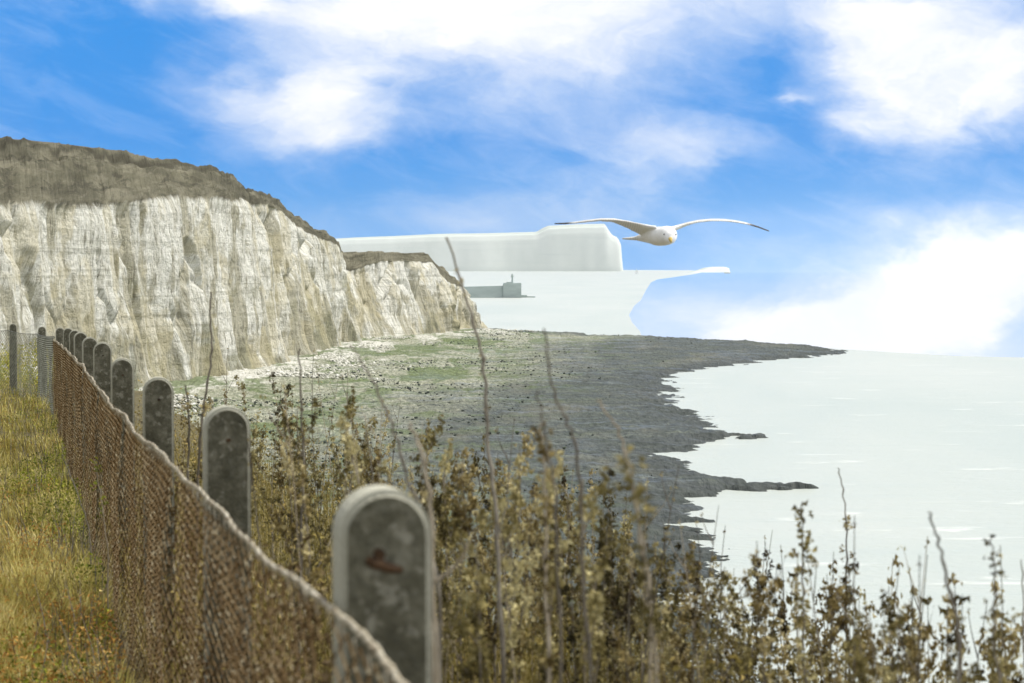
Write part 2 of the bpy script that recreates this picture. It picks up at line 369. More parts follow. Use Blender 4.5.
# smoothed seaward normal
tg = np.gradient(foot[:, :2], axis=0); ker = np.ones(41) / 41
tg = np.stack([np.convolve(np.pad(tg[:, i], 20, 'edge'), ker, 'valid') for i in (0, 1)], -1)
tg /= np.linalg.norm(tg, axis=1)[:, None]
nrm = np.stack([tg[:, 1], -tg[:, 0], 0 * tg[:, 0]], -1)
NF, NS, NP = 150, 70, 8
rows = []; atts = []
s1d = ss
dentr = fbm(s1d / 5, 0 * s1d, 90, 3) * .45 + fbm(s1d / 30, 0 * s1d, 91, 2) * .9      # uneven rim height
rim[:, 2] += dentr
fade = np.clip((s1d - vis0) / 40, .3, 1)
for i in range(NF):
    v = i / (NF - 1)
    p = foot * (1 - v) + rim * v
    H = p[:, 2]
    warp = fbm(s1d / 40, 0 * s1d + v * 1.5, 5, 3) * 6
    but = (1 - np.abs(fbl((s1d + warp * .5) / 34, 0 * s1d + v * .6, 11, 3)) * 2.0 - .45) * 5.5 * (1.1 - .7 * v)
    crk = np.clip(.055 - np.abs(vn((s1d + warp * .5) / 13, 0 * s1d + v * .6, 83) - .5), 0, 1) / .055
    crk2 = np.clip(.05 - np.abs(vn((s1d + warp * .3) / 5, 0 * s1d + v * .9, 87) - .5), 0, 1) / .05
    but -= crk * 3.0 + crk2 * 1.6
    but += fbl((s1d + warp * .3) / 9, 0 * s1d + v * 1.1, 23, 3) * 2.6 * (1 - .3 * v)
    fine = fbl(s1d / 2.8, H / 15, 31, 3) * 1.3 + fbm(s1d / .9, H / 6, 37, 3) * .45
    ledge = (vn(s1d / 60, H / 1.6, 41) - .5) * .3
    talus = np.clip(1 - v / .16, 0, 1) ** 1.6 * (1 + 7 * np.clip(fbm(s1d / 24, 0 * s1d, 51, 2), 0, 1))
    bell = 1 if v < .93 else 1 - (v - .93) / .07 * .6
    disp = (but + fine + ledge) * fade * bell + talus
    rows.append(p + nrm * disp[:, None]); atts.append(np.stack([s1d, H, np.full_like(s1d, v)], -1))
for i in range(1, NS + 1):
    v = i / NS
    vv = v
    p = rim * (1 - vv) + top * vv
    run = np.linalg.norm((top - rim)[:, :2], axis=1)
    env = math.sin(math.pi * min(v, 1)) ** .7
    bulge = env * (.055 * run)
    g = (ridge(s1d / 17 + v * .6, 0 * s1d + v * .9, 61, 3) - .55) * 2.6 * env
    g += fbm(s1d / 3 + v, v * run / 9, 67, 4) * .5 * min(1, env + .15)
    terr = (np.abs(((v * 3.1 + fbm(s1d / 50, 0 * s1d + v, 69, 3) * .8) % 1) - .5) - .25) * 4.5 * env
    p = p.copy(); quiet = 1 - v ** 4
    rag = (np.floor(vn(s1d / 4.5, 0 * s1d, 71) * 4) / 3 - .5) * 1.9 * np.clip((s1d - cum[13]) / 30, 0, 1) * v ** 3
    p[:, 2] += bulge + ((g + terr) * quiet * np.clip(run / 30, .15, 1)) + rag
    rows.append(p); atts.append(np.stack([s1d, p[:, 2], np.full_like(s1d, 1 + v)], -1))
back = np.array([-1.0, .45, 0])
for i in range(1, NP + 1):
    q = rows[NF + NS - 1] + back * (i / NP) ** 1.5 * 120 ; q = q.copy()
    q[:, 2] -= (i / NP) * 1.0 + (i / NP) ** 2 * 9
    rows.append(q); atts.append(np.stack([s1d, q[:, 2], np.full_like(s1d, 2 + i / NP)], -1))
V = np.stack(rows); A = np.stack(atts)
me = np_mesh('cliff', V.reshape(-1, 3), grid_faces(V.shape[0], V.shape[1], True), {'sh': A.reshape(-1, 3)})
tag(link('cliff', me, m_cliff, smooth=False), 'white chalk cliff with brown turf slope on top', kind='structure')

# ------------------------------------------------------------------ foreshore
sh = [(683, 700), (600, 690), (550, 698), (510, 690), (499, 700), (493, 722), (489, 806), (486.5, 790), (481, 722), (470, 690), (462, 680),
      (455, 664), (448, 690), (441, 702), (437.5, 790), (434.5, 745), (428, 716), (420, 696), (410, 680), (400, 672), (388, 668),
      (378, 662), (372, 678), (366, 720), (361, 765), (357.5, 805), (355, 822), (352, 840)]
shy = np.array([30 / ((a - 266) / F) for a, _ in sh]); shx = np.array([P(b_, 400, 1).x * y for (_, b_), y in zip(sh, shy)])
tp = [(400, 333), (480, 333), (560, 334), (640, 336), (700, 339), (760, 342), (800, 345), (830, 347.8), (850, 349.6), (880, 352)]
tpy = np.array([30 / ((b_ - 266) / F) for _, b_ in tp]); tpx = np.array([(a - 512) / F * y for (a, _), y in zip(tp, tpy)])
inv = np.arange(1 / 100, 1 / 905, -.55 / 60000)
ys = np.r_[np.arange(30, 100, 5), 1 / inv]
xs = np.r_[np.arange(-130, -95, 3), np.arange(-95, 150, .36)]
X, Y = np.meshgrid(xs, ys)
wob = fbm(X / 9, Y / 2.6, 101, 4) * (2.5 + Y / 130) + fbm(X / 3, Y / 1.2, 107, 3) * (1.5 + Y / 300) + fbm(X / 30, Y / 30, 103, 2) * 2
sd1 = np.interp(Y, shy, shx) + wob - X
sp_ = np.clip((X - (715 - 512) / F * Y) / 6, 0, 1) * (Y < 560)
sd1 = sd1 - sp_ * np.clip(vn(X / 4, Y / 1.6, 141) + .5 * vn(X / 1.5, Y / .8, 143) - .58, 0, 1) * 60
sd2 = (np.interp(X, tpx, tpy) + fbm(X / 7, Y / 40, 105, 3) * 26 - Y) * .3
sdist = np.minimum(sd1, sd2)
fx = np.interp(Y, ST[:, 1], ST[:, 0] + 5)
cf = X - fx
Z = 1.1 * np.tanh(sdist / 9) + fbm(X / 2.6, Y / 5, 111, 4) * .5 + fbm(X / .9, Y / 1.8, 115, 3) * .2 \
    + np.clip(1 - cf / 45, 0, 1.6) * 1.9
Z += (ridge(X / 14 + Y / 60, Y / 11, 119, 3) - .6) * .8
Z = np.where(sdist < -14, -3, Z)
bf = grid_faces(*X.shape); bf = bf[(sdist.ravel()[bf] > -1.2).any(1)]
me = np_mesh('beach', np.stack([X, Y, Z], -1).reshape(-1, 3), bf,
             {'zone': np.stack([sdist, cf, 0 * cf], -1).reshape(-1, 3)})
tag(link('beach', me, m_beach, smooth=False), 'dark rocky foreshore with pale chalk rubble', kind='structure')

# fallen chalk boulders: uncountable rubble, one object
bm_v = []; bm_f = []
ico = bmesh.new(); bmesh.ops.create_icosphere(ico, subdivisions=1, radius=1)
iv = np.array([v.co[:] for v in ico.verts]); jf = np.array([[v.index for v in f.verts] for f in ico.faces]); ico.free()
def rocks(n, ylo, yhi, spread, smin, smax, off=0, seed=1):
    r = np.random.default_rng(seed); vs = []; fs = []; k = 0
    for _ in range(n):
        y = 1 / r.uniform(1 / yhi, 1 / ylo)
        x = np.interp(y, ST[:, 1], ST[:, 0]) + 5 + off + abs(r.normal()) * spread
        if float(vn(x / 14, y / 40, 7)) < .50: continue
        if x > np.interp(y, shy, shx) - 14 or y > np.interp(x, tpx, tpy) - 25: continue
        s = smin * (smax / smin) ** (r.random() ** 2)
        q = iv * (1 + r.uniform(-.3, .3, (len(iv), 1))) * s * np.array([1, 1, .7]) * r.uniform(.7, 1.3, 3)
        z = 1.2 + max(0, 1 - (x - np.interp(y, ST[:, 1], ST[:, 0]) - 5) / 45) * 1.9
        vs.append(q + [x, y, z]); fs.append(jf + k); k += len(iv)
    return np.concatenate(vs), np.concatenate(fs)
m_rub, t, b = mat('chalk_rubble')
t.put(b.inputs['Base Color'], t.ramp(t.noise(geo_pos(t), .35, 4), [(.35, (.34, .34, .27)), (.5, (.60, .59, .52)), (.7, (.76, .75, .70))]))
v_, f_ = rocks(20000, 250, 860, 12, .15, .62, 0, 3)
tag(link('chalk_rubble', np_mesh('chalk_rubble', v_, f_), m_rub), 'white fallen chalk boulders below the cliff', 'rubble', kind='stuff')
m_rkd, t, b = mat('dark_reef_rock')
t.put(b.inputs['Base Color'], t.ramp(t.noise(geo_pos(t), .5, 4), [(.35, (.03, .04, .035)), (.6, (.10, .11, .09)), (.75, (.10, .15, .06))]))
v_, f_ = rocks(12000, 240, 860, 40, .12, .42, 4, 5)
tag(link('reef_boulders', np_mesh('reef_boulders', v_, f_), m_rkd), 'dark weedy boulders strewn over the foreshore', 'boulders', kind='stuff')

# ------------------------------------------------------------------ sea
def flat(name, polys, m, z=0, **kw):
    me = bpy.data.meshes.new(name); bm = bmesh.new()
    for poly in polys:
        vs = [bm.verts.new((x, y, z)) for x, y in poly]; f = bm.faces.new(vs)
        if f.normal.z < 0: f.normal_flip()
    bmesh.ops.recalc_face_normals(bm, faces=bm.faces)
    bmesh.ops.triangulate(bm, faces=bm.faces)
    for f in bm.faces:
        if f.normal.z < 0: f.normal_flip()
    bm.to_mesh(me); bm.free()
    return link(name, me, m)
def G(px, py):
    d = EYE / ((py - 266) / F); return (P(px, py, d).x, d)
near = [(-130, 25), (900, 25), (1400, 640), (420, 655), G(1100, 357.2), G(1024, 357.4), G(960, 356), G(905, 353), G(860, 350.2), G(820, 347.5), G(760, 343), G(640, 338), (-60, 880), (-130, 880)]
tag(flat('sea', [near], m_sea), 'pale sea with its white glare painted in', kind='structure')
edge_px = [(642, 337), (640, 331), (632, 322), (629, 315), (634, 306), (641, 300), (645, 292), (648, 287), (651, 282.5), (657, 279.5), (668, 278), (682, 276), (694, 274.2), (700, 273)]
farp = [(-90, 866)] + [G(-100, 330), G(-300, 310), G(-500, 280), G(-600, 270), G(640, 270), G(690, 270.2), G(700, 271)] + [G(*p) for p in edge_px[::-1]] + [G(600, 337.2), G(500, 335)]
tag(flat('far_sea', [farp], m_sea, -.02), 'pale sea beyond the reef', kind='structure')

def thick(name, pts, d, depth, m, zb=-2, cat=None, label=None, kind=None, seed=0):
    """landform with a rounded section whose skyline runs through pts, d metres off"""
    pxs = np.array([p[0] for p in pts], float); pys = np.array([p[1] for p in pts], float)
    n = 500; u = np.linspace(pxs[0], pxs[-1], n); v = np.interp(u, pxs, pys)
    topz = np.array([P(a, c_, d).z for a, c_ in zip(u, v)]); x = np.array([P(a, 300, d).x for a in u])
    v = v + 0
    R = []; A_ = []
    prof = [(0, 0), (.03, .30), (.055, .55), (.08, .78), (.10, .90), (.16, .95), (.4, .985), (.7, 1.0), (.85, .98), (1, .9)]
    fr = []
    for a0, a1 in zip(prof[:-1], prof[1:]):
        for k in range(6): fr.append((a0[0] + (a1[0] - a0[0]) * k / 6, a0[1] + (a1[1] - a0[1]) * k / 6))
    fr.append(prof[-1]); fr += [(1.0, .4), (1.0, 0)]
    for a, f_ in fr:
        y = d + (a - .7) * depth + 0 * x + fbm(x / (depth * .35), 0 * x + a, seed, 4) * depth * .02 
        z = zb + (topz - zb) * f_ + fbm(x / (depth * .1), 0 * x + a * 6, seed + 3, 4) * np.clip(topz, 0, 99) * .012 * (f_ < .97)
        R.append(np.stack([x, y, z], -1)); A_.append(np.stack([x, z, 0 * x + f_], -1))
    V = np.stack(R)
    # close both ends
    me = np_mesh(name, V.reshape(-1, 3), grid_faces(V.shape[0], V.shape[1]), {'sh': np.stack(A_).reshape(-1, 3)})
    o = link(name, me, m, smooth=True)
    return tag(o, label, cat, kind=kind)
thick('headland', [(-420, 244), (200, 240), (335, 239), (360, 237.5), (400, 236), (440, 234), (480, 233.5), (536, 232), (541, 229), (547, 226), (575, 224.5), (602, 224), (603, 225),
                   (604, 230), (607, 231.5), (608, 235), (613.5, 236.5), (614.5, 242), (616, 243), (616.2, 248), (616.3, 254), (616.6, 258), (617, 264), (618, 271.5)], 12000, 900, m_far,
      label='pale chalk headland with its haze mostly painted in', kind='structure', seed=4)
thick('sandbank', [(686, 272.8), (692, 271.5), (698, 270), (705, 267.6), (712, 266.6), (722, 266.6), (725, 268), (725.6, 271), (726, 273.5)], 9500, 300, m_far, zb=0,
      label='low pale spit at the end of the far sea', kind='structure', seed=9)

# ------------------------------------------------------------------ harbour breakwater
m_conc, t, b = mat('breakwater_concrete')
cn = t.noise(t.vm('MULTIPLY', geo_pos(t), (.05, .02, .25)), 1, 5, .65)
t.put(b.inputs['Base Color'], t.ramp(cn, [(.3, (.33, .39, .37)), (.7, (.43, .49, .47))]))
def box(bm, x0, x1, y0, y1, z0, z1, tilt=0):
    vs = [bm.verts.new(p) for p in ((x0, y0, z0), (x1, y0, z0), (x1, y1, z0), (x0, y1, z0), (x0, y0, z1), (x1, y0, z1), (x1, y1, z1), (x0, y1, z1))]
    for f in ((0, 3, 2, 1), (4, 5, 6, 7), (0, 1, 5, 4), (1, 2, 6, 5), (2, 3, 7, 6), (3, 0, 4, 7)): bm.faces.new([vs[i] for i in f])
    return vs
def bmo(name, bm, m, parent=None, bevel=0, smooth=False):
    bmesh.ops.recalc_face_normals(bm, faces=bm.faces)
    if bevel: bmesh.ops.bevel(bm, geom=list(bm.edges), offset=bevel, segments=2, affect='EDGES')
    me = bpy.data.meshes.new(name); bm.to_mesh(me); bm.free()
    return link(name, me, m, parent, smooth)
bw = empty('breakwater', P(503, 298, 1875)[:2] + (0,))
tag(bw, 'grey harbour breakwater with a small beacon on its end block', 'breakwater')
bx = bw.location.x
def hz(py, d=1900): return P(500, py, d).z
bm = bmesh.new()
L0, L1 = P(380, 300, 1880), P(521, 297, 1905)
seg_v = []
for (p, z1) in ((L0, hz(290)), (P(440, 299, 1885), hz(287.4)), (P(466, 300, 1890), hz(286.6)), (P(503.5, 298, 1898), hz(285.6)), (L1, hz(285.2))):
    seg_v.append([bm.verts.new((p.x - bx, p.y + q - bw.location.y, z)) for q, z in ((-7, -2), (-5, z1), (5, z1), (7, -2))])
for a, c_ in zip(seg_v[:-1], seg_v[1:]):
    for k in range(3): bm.faces.new((a[k], a[k + 1], c_[k + 1], c_[k]))
bm.faces.new(seg_v[0]); bm.faces.new(seg_v[-1])
bmo('wall', bm, m_conc, bw)
bm = bmesh.new(); x0, x1 = P(503, 0, 1905).x - bx, P(521.3, 0, 1905).x - bx
box(bm, x0, x1, 15, 42, -2, hz(283)); box(bm, x0 + 3, x1 - 9, 18, 38, hz(283.2), hz(282))
bmo('end_block', bm, m_conc, bw, .3)
bm = bmesh.new(); box(bm, x1 - 1, P(535, 0, 1935).x - bx, 30, 44, -2, 1.1); box(bm, x1 - 2, P(527, 0, 1935).x - bx, 28, 46, -2, 2.3)
bmo('apron', bm, m_conc, bw, .2)
def tube(bm, pts, rad, n=6):
    pts = [Vector(p) for p in pts]; rings = []
    for i, p in enumerate(pts):
        d = (pts[min(i + 1, len(pts) - 1)] - pts[max(i - 1, 0)]).normalized()
        a = d.orthogonal().normalized() if abs(d.z) > .9 else d.cross(Vector((0, 0, 1))).normalized()
        c_ = d.cross(a); r = rad[i] if hasattr(rad, '__len__') else rad
        rings.append([bm.verts.new(p + (a * math.cos(k / n * math.tau) + c_ * math.sin(k / n * math.tau)) * r) for k in range(n)])
    for A0, A1 in zip(rings[:-1], rings[1:]):
        for k in range(n): bm.faces.new((A0[k], A0[(k + 1) % n], A1[(k + 1) % n], A1[k]))
    bm.faces.new(rings[0][::-1]); bm.faces.new(rings[-1])
bm = bmesh.new(); mx = P(512.3, 0, 1905).x - bx
tube(bm, [(mx, 28, hz(283) - .5), (mx, 28, hz(277))], [1.1, .7], 8)
tube(bm, [(mx, 28, hz(277)), (mx, 28, hz(276.4))], [1.7, 1.7], 10)
tube(bm, [(mx, 28, hz(276.4)), (mx, 28, hz(274.6)), (mx, 28, hz(273.6))], [1.0, 1.0, .15], 8)
bmo('beacon', bm, m_conc, bw)

# far sailing boat
m_sail, t, b = mat('white_sailcloth'); b.inputs['Base Color'].default_value = (.82, .84, .84, 1)
sb = empty('sailing_boat', (P(636.5, 271, 8000).x, 8000, 0)); tag(sb, 'tiny white sailing boat off the tip of the pale headland', 'sailing boat')
bm = bmesh.new()
hull = []
for x_, w_, z0, z1 in ((-7, 1.2, .3, 1.8), (-3, 2, -.2, 1.6), (2, 2, -.2, 1.7), (7.5, .15, 1.2, 2.2)):
    hull.append([bm.verts.new(q) for q in ((x_, -w_, z1), (x_, -w_ * .5, z0), (x_, w_ * .5, z0), (x_, w_, z1))])
for a, c_ in zip(hull[:-1], hull[1:]):
    for k in range(4): bm.faces.new((a[k], a[(k + 1) % 4], c_[(k + 1) % 4], c_[k]))
bm.faces.new(hull[0]); bm.faces.new(hull[-1]); bmo('hull', bm, m_sail, sb)
bm = bmesh.new(); tube(bm, [(1, 0, 1.5), (1, 0, 20)], .12, 6); bmo('mast', bm, m_conc, sb)
bm = bmesh.new()
for (a, c_, e) in (((.9, 0, 19.5), (.9, 0, 3), (-6, .8, 3.2)), ((1.2, 0, 18), (1.6, .6, 2.6), (7, 0, 2.4))):
    for s_ in (-.03, .03):
        bm.faces.new([bm.verts.new((q[0], q[1] + s_, q[2])) for q in (a, c_, e)])
bmo('sail', bm, m_sail, sb)

# ------------------------------------------------------------------ near clifftop
def fence_x(y): return -.257 - .2444 * (y - 2.7)
def edge_x(y): return fence_x(y) + 1.75 + .25 * math.sin(y * .9)
def ground(x, y):
    base = EYE - 1.56 - .0195 * (y - 2.7)
    e = x - (fence_x(y) + .5)
    w = fbm(np.array([x / 1.1]), np.array([y / 1.1]), 201, 3)[0] * .06
    if e > 0: base -= .10 * e
    o = x - edge_x(y)
    if o > 0: base -= min(27, o * .6 + o * o * .9)
    f = y - 38
    if f > 0: base -= min(27, f * .1 + f * f * .03)
    return max(.3, base + w)
gx = np.r_[np.linspace(-48, -13, 16), np.linspace(-12.6, 3.4, 90), np.linspace(3.7, 9, 18)]
gy = np.r_[np.linspace(-14, 1, 10), np.linspace(1.3, 40, 170), np.linspace(40.6, 75, 26)]
GV = [[(x, y, ground(x, y)) for x in gx] for y in gy]
m_soil, t, b = mat('clifftop_soil')
gn = t.noise(geo_pos(t), 6, 5, .7)
t.put(b.inputs['Base Color'], t.ramp(gn, [(.3, (.045, .04, .02)), (.5, (.10, .085, .04)), (.7, (.17, .14, .065))]))
t.put(b.inputs['Normal'], t.bump(gn, .8, .05))
me = np_mesh('ground', np.array(GV).reshape(-1, 3), grid_faces(len(gy), len(gx)))
tag(link('ground', me, m_soil, smooth=True), 'rough clifftop soil', kind='structure')

# ------------------------------------------------------------------ chain link fence
m_wire, t, b = mat('rusty_wire')
wn_ = t.noise(geo_pos(t), 7, 4, .7); wn2 = t.noise(geo_pos(t), 60, 3, .7)
c = t.ramp(wn_, [(.35, (.065, .040, .018)), (.5, (.105, .070, .034)), (.62, (.155, .115, .062)), (.72, (.32, .28, .19))])
c = t.mix(t.m('MULTIPLY', t.step(wn2, .56, .66), .6), c, (.44, .40, .28))
t.put(b.inputs['Base Color'], c); b.inputs['Roughness'].default_value = 1; b.inputs['Specular IOR Level'].default_value = 0
m_gwire, t, b = mat('weathered_wire')
wn_ = t.noise(geo_pos(t), 9, 4, .7)
t.put(b.inputs['Base Color'], t.ramp(wn_, [(.35, (.10, .10, .075)), (.6, (.20, .21, .17)), (.75, (.32, .33, .28))]))
b.inputs['Metallic'].default_value = .2; b.inputs['Roughness'].default_value = .6
m_top, t, b = mat('pale_twisted_wire')
wn_ = t.noise(geo_pos(t), 45, 4, .7)
t.put(b.inputs['Base Color'], t.ramp(wn_, [(.35, (.15, .10, .05)), (.5, (.38, .33, .23)), (.7, (.66, .62, .50))]))
b.inputs['Roughness'].default_value = .55
m_post, t, b = mat('lichened_concrete')
oc = geo_pos(t)
p1 = t.noise(oc, 16, 6, .7); p2 = t.noise(oc, 90, 3, .7); p3 = t.noise(oc, 34, 4, .6)
c = t.ramp(p1, [(.3, (.048, .046, .030)), (.5, (.10, .096, .065)), (.7, (.22, .21, .155))])
c = t.mix(t.m('MULTIPLY', t.step(p3, .56, .64), .55), c, (.36, .35, .28))
c = t.mix(t.m('MULTIPLY', t.step(p2, .55, .62), .5), c, (.045, .045, .035))
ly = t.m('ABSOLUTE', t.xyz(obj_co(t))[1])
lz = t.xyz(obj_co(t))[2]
c = t.mix(t.m('MULTIPLY', t.step(t.m('MULTIPLY_ADD', p3, .25, t.m('MULTIPLY', lz, .0)), .02, .3), .22), c, (.19, .165, .10))
lit_rim = t.m('SUBTRACT', 1.0, t.step(t.m('MULTIPLY_ADD', p3, .012, ly), .039, .048))  # sunlit rim painted into the colour of the sides and top
c = t.mix(t.m('MULTIPLY', lit_rim, t.m('MULTIPLY_ADD', t.step(lz, 1.45, 1.9), .5, .4)), c, (.46, .45, .36))
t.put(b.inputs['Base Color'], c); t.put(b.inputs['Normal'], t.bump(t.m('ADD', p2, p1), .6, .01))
m_rust, t, b = mat('rust_stain'); t.put(b.inputs['Base Color'], t.ramp(t.noise(geo_pos(t), 60, 3), [(.35, (.03, .02, .012)), (.65, (.10, .055, .026))]))

def panel(bm, A, Bp, top_fn, bot_fn, pitch=.052, r=.0017, n=3):
    """interlinked zigzag wires hung between plan points A and B"""
    A = Vector(A); Bp = Vector(Bp); L = (Bp - A).length; d = (Bp - A) / L; nn = Vector((-d.y, d.x))
    k = int(L / pitch); hs = pitch * .5
    for i in range(k):
        s0 = (i + .5) * pitch
        p0 = A + d * s0; zt = top_fn(s0 / L, p0); zb = bot_fn(p0)
        m_ = max(2, int((zt - zb) / hs)); pts = []
        buckle = .018 * math.sin(s0 * 2.3 + 1) + .010 * math.sin(s0 * 7.1)
        ph = i % 2
        for j in range(m_ + 1):
            sgn = 1 if ((j + ph) % 2) else -1
            z = zt - j * hs
            q = A + d * (s0 + sgn * pitch * .53)
            off = .0022 * sgn + buckle * math.sin((zt - z) * 2.6) + .006 * math.sin(z * 9 + s0 * 3)
            pts.append((q.x + nn.x * off, q.y + nn.y * off, z))
        tube(bm, pts, r, n)

def sag(u): return .014 * math.sin(math.pi * u) ** 1.2
post_d = [2.7 * (k + 1) for k in range(10)]
post_py = [487, 406, 377, 358, 342, 337, 332, 330, 328, 327.5]
post_px = [380, 224, 156.5, 122, 101, 89, 80, 74, 68, 60]
wire_drop = .158
post_top = [P(a, c_, d_) for a, c_, d_ in zip(post_px, post_py, post_d)]
fx_ = [fence_x(d_) - .0 for d_ in post_d]
zt_ = [p.z - wire_drop for p in post_top]
# line continues behind the camera and round a corner far off
zt_l = [zt_[0] + .0 + .06] + zt_; fy_l = [0.0] + post_d; fx_l = [fence_x(0)] + fx_
def build_post(h):
    w, th = .062, .042
    bm = bmesh.new(); prof = [(-w, 0), (-w, h - w)]
    for k in range(1, 16): a = math.pi - math.pi * k / 16; prof.append((w * math.cos(a), h - w + w * math.sin(a)))
    prof += [(w, h - w), (w, 0)]
    prof = prof
    f0 = [bm.verts.new((x, -th, z)) for x, z in prof]; f1 = [bm.verts.new((x, th, z)) for x, z in prof]
    bm.faces.new(f0); bm.faces.new(f1[::-1])
    for i in range(len(prof)): j = (i + 1) % len(prof); bm.faces.new((f0[j], f0[i], f1[i], f1[j]))
    bmesh.ops.recalc_face_normals(bm, faces=bm.faces)
    ed = [e for e in bm.edges if abs(e.verts[0].co.y - e.verts[1].co.y) < 1e-5]
    bmesh.ops.bevel(bm, geom=ed, offset=.009, segments=3, affect='EDGES')
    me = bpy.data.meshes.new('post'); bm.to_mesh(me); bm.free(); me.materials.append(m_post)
    return me
yaw = math.atan(.2444)
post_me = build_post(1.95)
ant_me = None
fence = empty('chain_link_fence', (fence_x(2.7), 2.7, ground(fence_x(2.7), 2.7)))
tag(fence, 'rusty brown chain link fence with round topped concrete posts running away along the cliff edge', 'fence')
FO = fence.location.copy()
def fpart(name, bm_or_me, m, smooth=False):
    if isinstance(bm_or_me, bmesh.types.BMesh):
        me = bpy.data.meshes.new(name); bm_or_me.to_mesh(me); bm_or_me.free()
    else: me = bm_or_me
    if m: me.materials.append(m)
    o = bpy.data.objects.new(name, me); COL.objects.link(o); o.parent = fence
    if smooth: me.polygons.foreach_set('use_smooth', [True] * len(me.polygons))
    return o
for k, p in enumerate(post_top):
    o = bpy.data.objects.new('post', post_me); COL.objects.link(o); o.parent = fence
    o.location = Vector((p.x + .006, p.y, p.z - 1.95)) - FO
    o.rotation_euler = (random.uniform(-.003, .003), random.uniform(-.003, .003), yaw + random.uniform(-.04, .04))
    if k == 0:
        bm = bmesh.new(); tube(bm, [(-.026, -.040, 1.857), (-.018, -.047, 1.853), (.006, -.048, 1.846), (.018, -.040, 1.842)], [.006, .008, .007, .005], 7)
        s_ = bmo('bolt', bm, m_rust, o)
        bm = bmesh.new(); tube(bm, [(-.012, -.039, 1.866), (-.010, -.049, 1.864)], [.008, .007], 8); bmo('bolt', bm, m_rust, o)
    elif k < 6:
        bm = bmesh.new(); tube(bm, [(0, -.038, 1.86), (.004, -.047, 1.86)], [.006, .005], 7); bmo('bolt', bm, m_rust, o)
for i in range(len(fy_l) - 1):
    bm = bmesh.new()
    A = (fx_l[i] - FO.x, fy_l[i] - FO.y); C_ = (fx_l[i + 1] - FO.x, fy_l[i + 1] - FO.y)
    z0, z1 = zt_l[i], zt_l[i + 1]
    if i == 0: pass
    panel(bm, A, C_, lambda u, p: z0 + (z1 - z0) * u - sag(u) - .012 - FO.z, lambda p: ground(p.x + FO.x, p.y + FO.y) + .01 - FO.z, r=.0021 if i < 5 else .0023)
    fpart('wire_mesh', bm, m_wire)
bm = bmesh.new()
for strand in (0, 1):
    pts = []
    for i in range(len(fy_l) - 1):
        n_ = 90
        for k in range(n_):
            u = k / n_; y = fy_l[i] + (fy_l[i + 1] - fy_l[i]) * u; x = fence_x(y)
            z = zt_l[i] + (zt_l[i + 1] - zt_l[i]) * u - sag(u)
            a = y * 2 * math.pi / .085 + strand * math.pi
            w2 = .005 * math.sin(y * 3.3) + .002 * math.sin(y * 11.1)
            pts.append((x + .0036 * math.cos(a) + w2 - FO.x, y - FO.y, z + .0036 * math.sin(a) + w2 * .7 - FO.z))
    tube(bm, pts, .0036, 6)
# twisted knuckles where the mesh is hooked on
for k in range(int(27 / .104)):
    y = k * .104; i = min(int(y / 2.7), len(fy_l) - 2); u = (y - fy_l[i]) / 2.7; x = fence_x(y)
    z = zt_l[i] + (zt_l[i + 1] - zt_l[i]) * u - sag(u)
    tube(bm, [(x - .006 - FO.x, y - FO.y, z - .016 - FO.z), (x - .009 - FO.x, y + .004 - FO.y, z + .004 - FO.z), (x + .002 - FO.x, y + .007 - FO.y, z + .007 - FO.z)], .0017, 4)
fpart('top_wire', bm, m_top, True)

# second stretch round the corner
P11 = P(42, 326.5, 31.5); P12 = P(13, 323.5, 33.4); P13 = P(-34, 322, 35.5)
f2 = empty('chain_link_fence', (P11.x, P11.y, ground(P11.x, P11.y)))
tag(f2, 'grey wire fence on dark posts turning left at the far end of the rusty fence', 'fence')
F2 = f2.location.copy()
pp = [post_top[-1], P11, P12, P13]
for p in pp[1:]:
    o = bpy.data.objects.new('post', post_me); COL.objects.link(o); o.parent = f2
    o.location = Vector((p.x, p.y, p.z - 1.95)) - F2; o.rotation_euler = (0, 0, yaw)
for a, c_ in zip(pp[:-1], pp[1:]):
    bm = bmesh.new()
    panel(bm, (a.x - F2.x - .08, a.y - F2.y), (c_.x - F2.x - .08, c_.y - F2.y), lambda u, p: (a.z - .13) * (1 - u) + (c_.z - .13) * u - F2.z - .02 * math.sin(math.pi * u),
          lambda p: ground(p.x + F2.x, p.y + F2.y) - F2.z, pitch=.06, r=.0042)
    me = bpy.data.meshes.new('wire_mesh'); bm.to_mesh(me); bm.free(); me.materials.append(m_gwire)
    o = bpy.data.objects.new('wire_mesh', me); COL.objects.link(o); o.parent = f2
bm = bmesh.new()
for a, c_ in zip(pp[:-1], pp[1:]):
    tube(bm, [(a.x * (1 - u) + c_.x * u - F2.x - .08, a.y * (1 - u) + c_.y * u - F2.y, a.z * (1 - u) + c_.z * u - .12 - .02 * math.sin(math.pi * u) - F2.z) for u in np.linspace(0, 1, 12)], .006, 5)
bmo('top_wire', bm, m_gwire, f2)

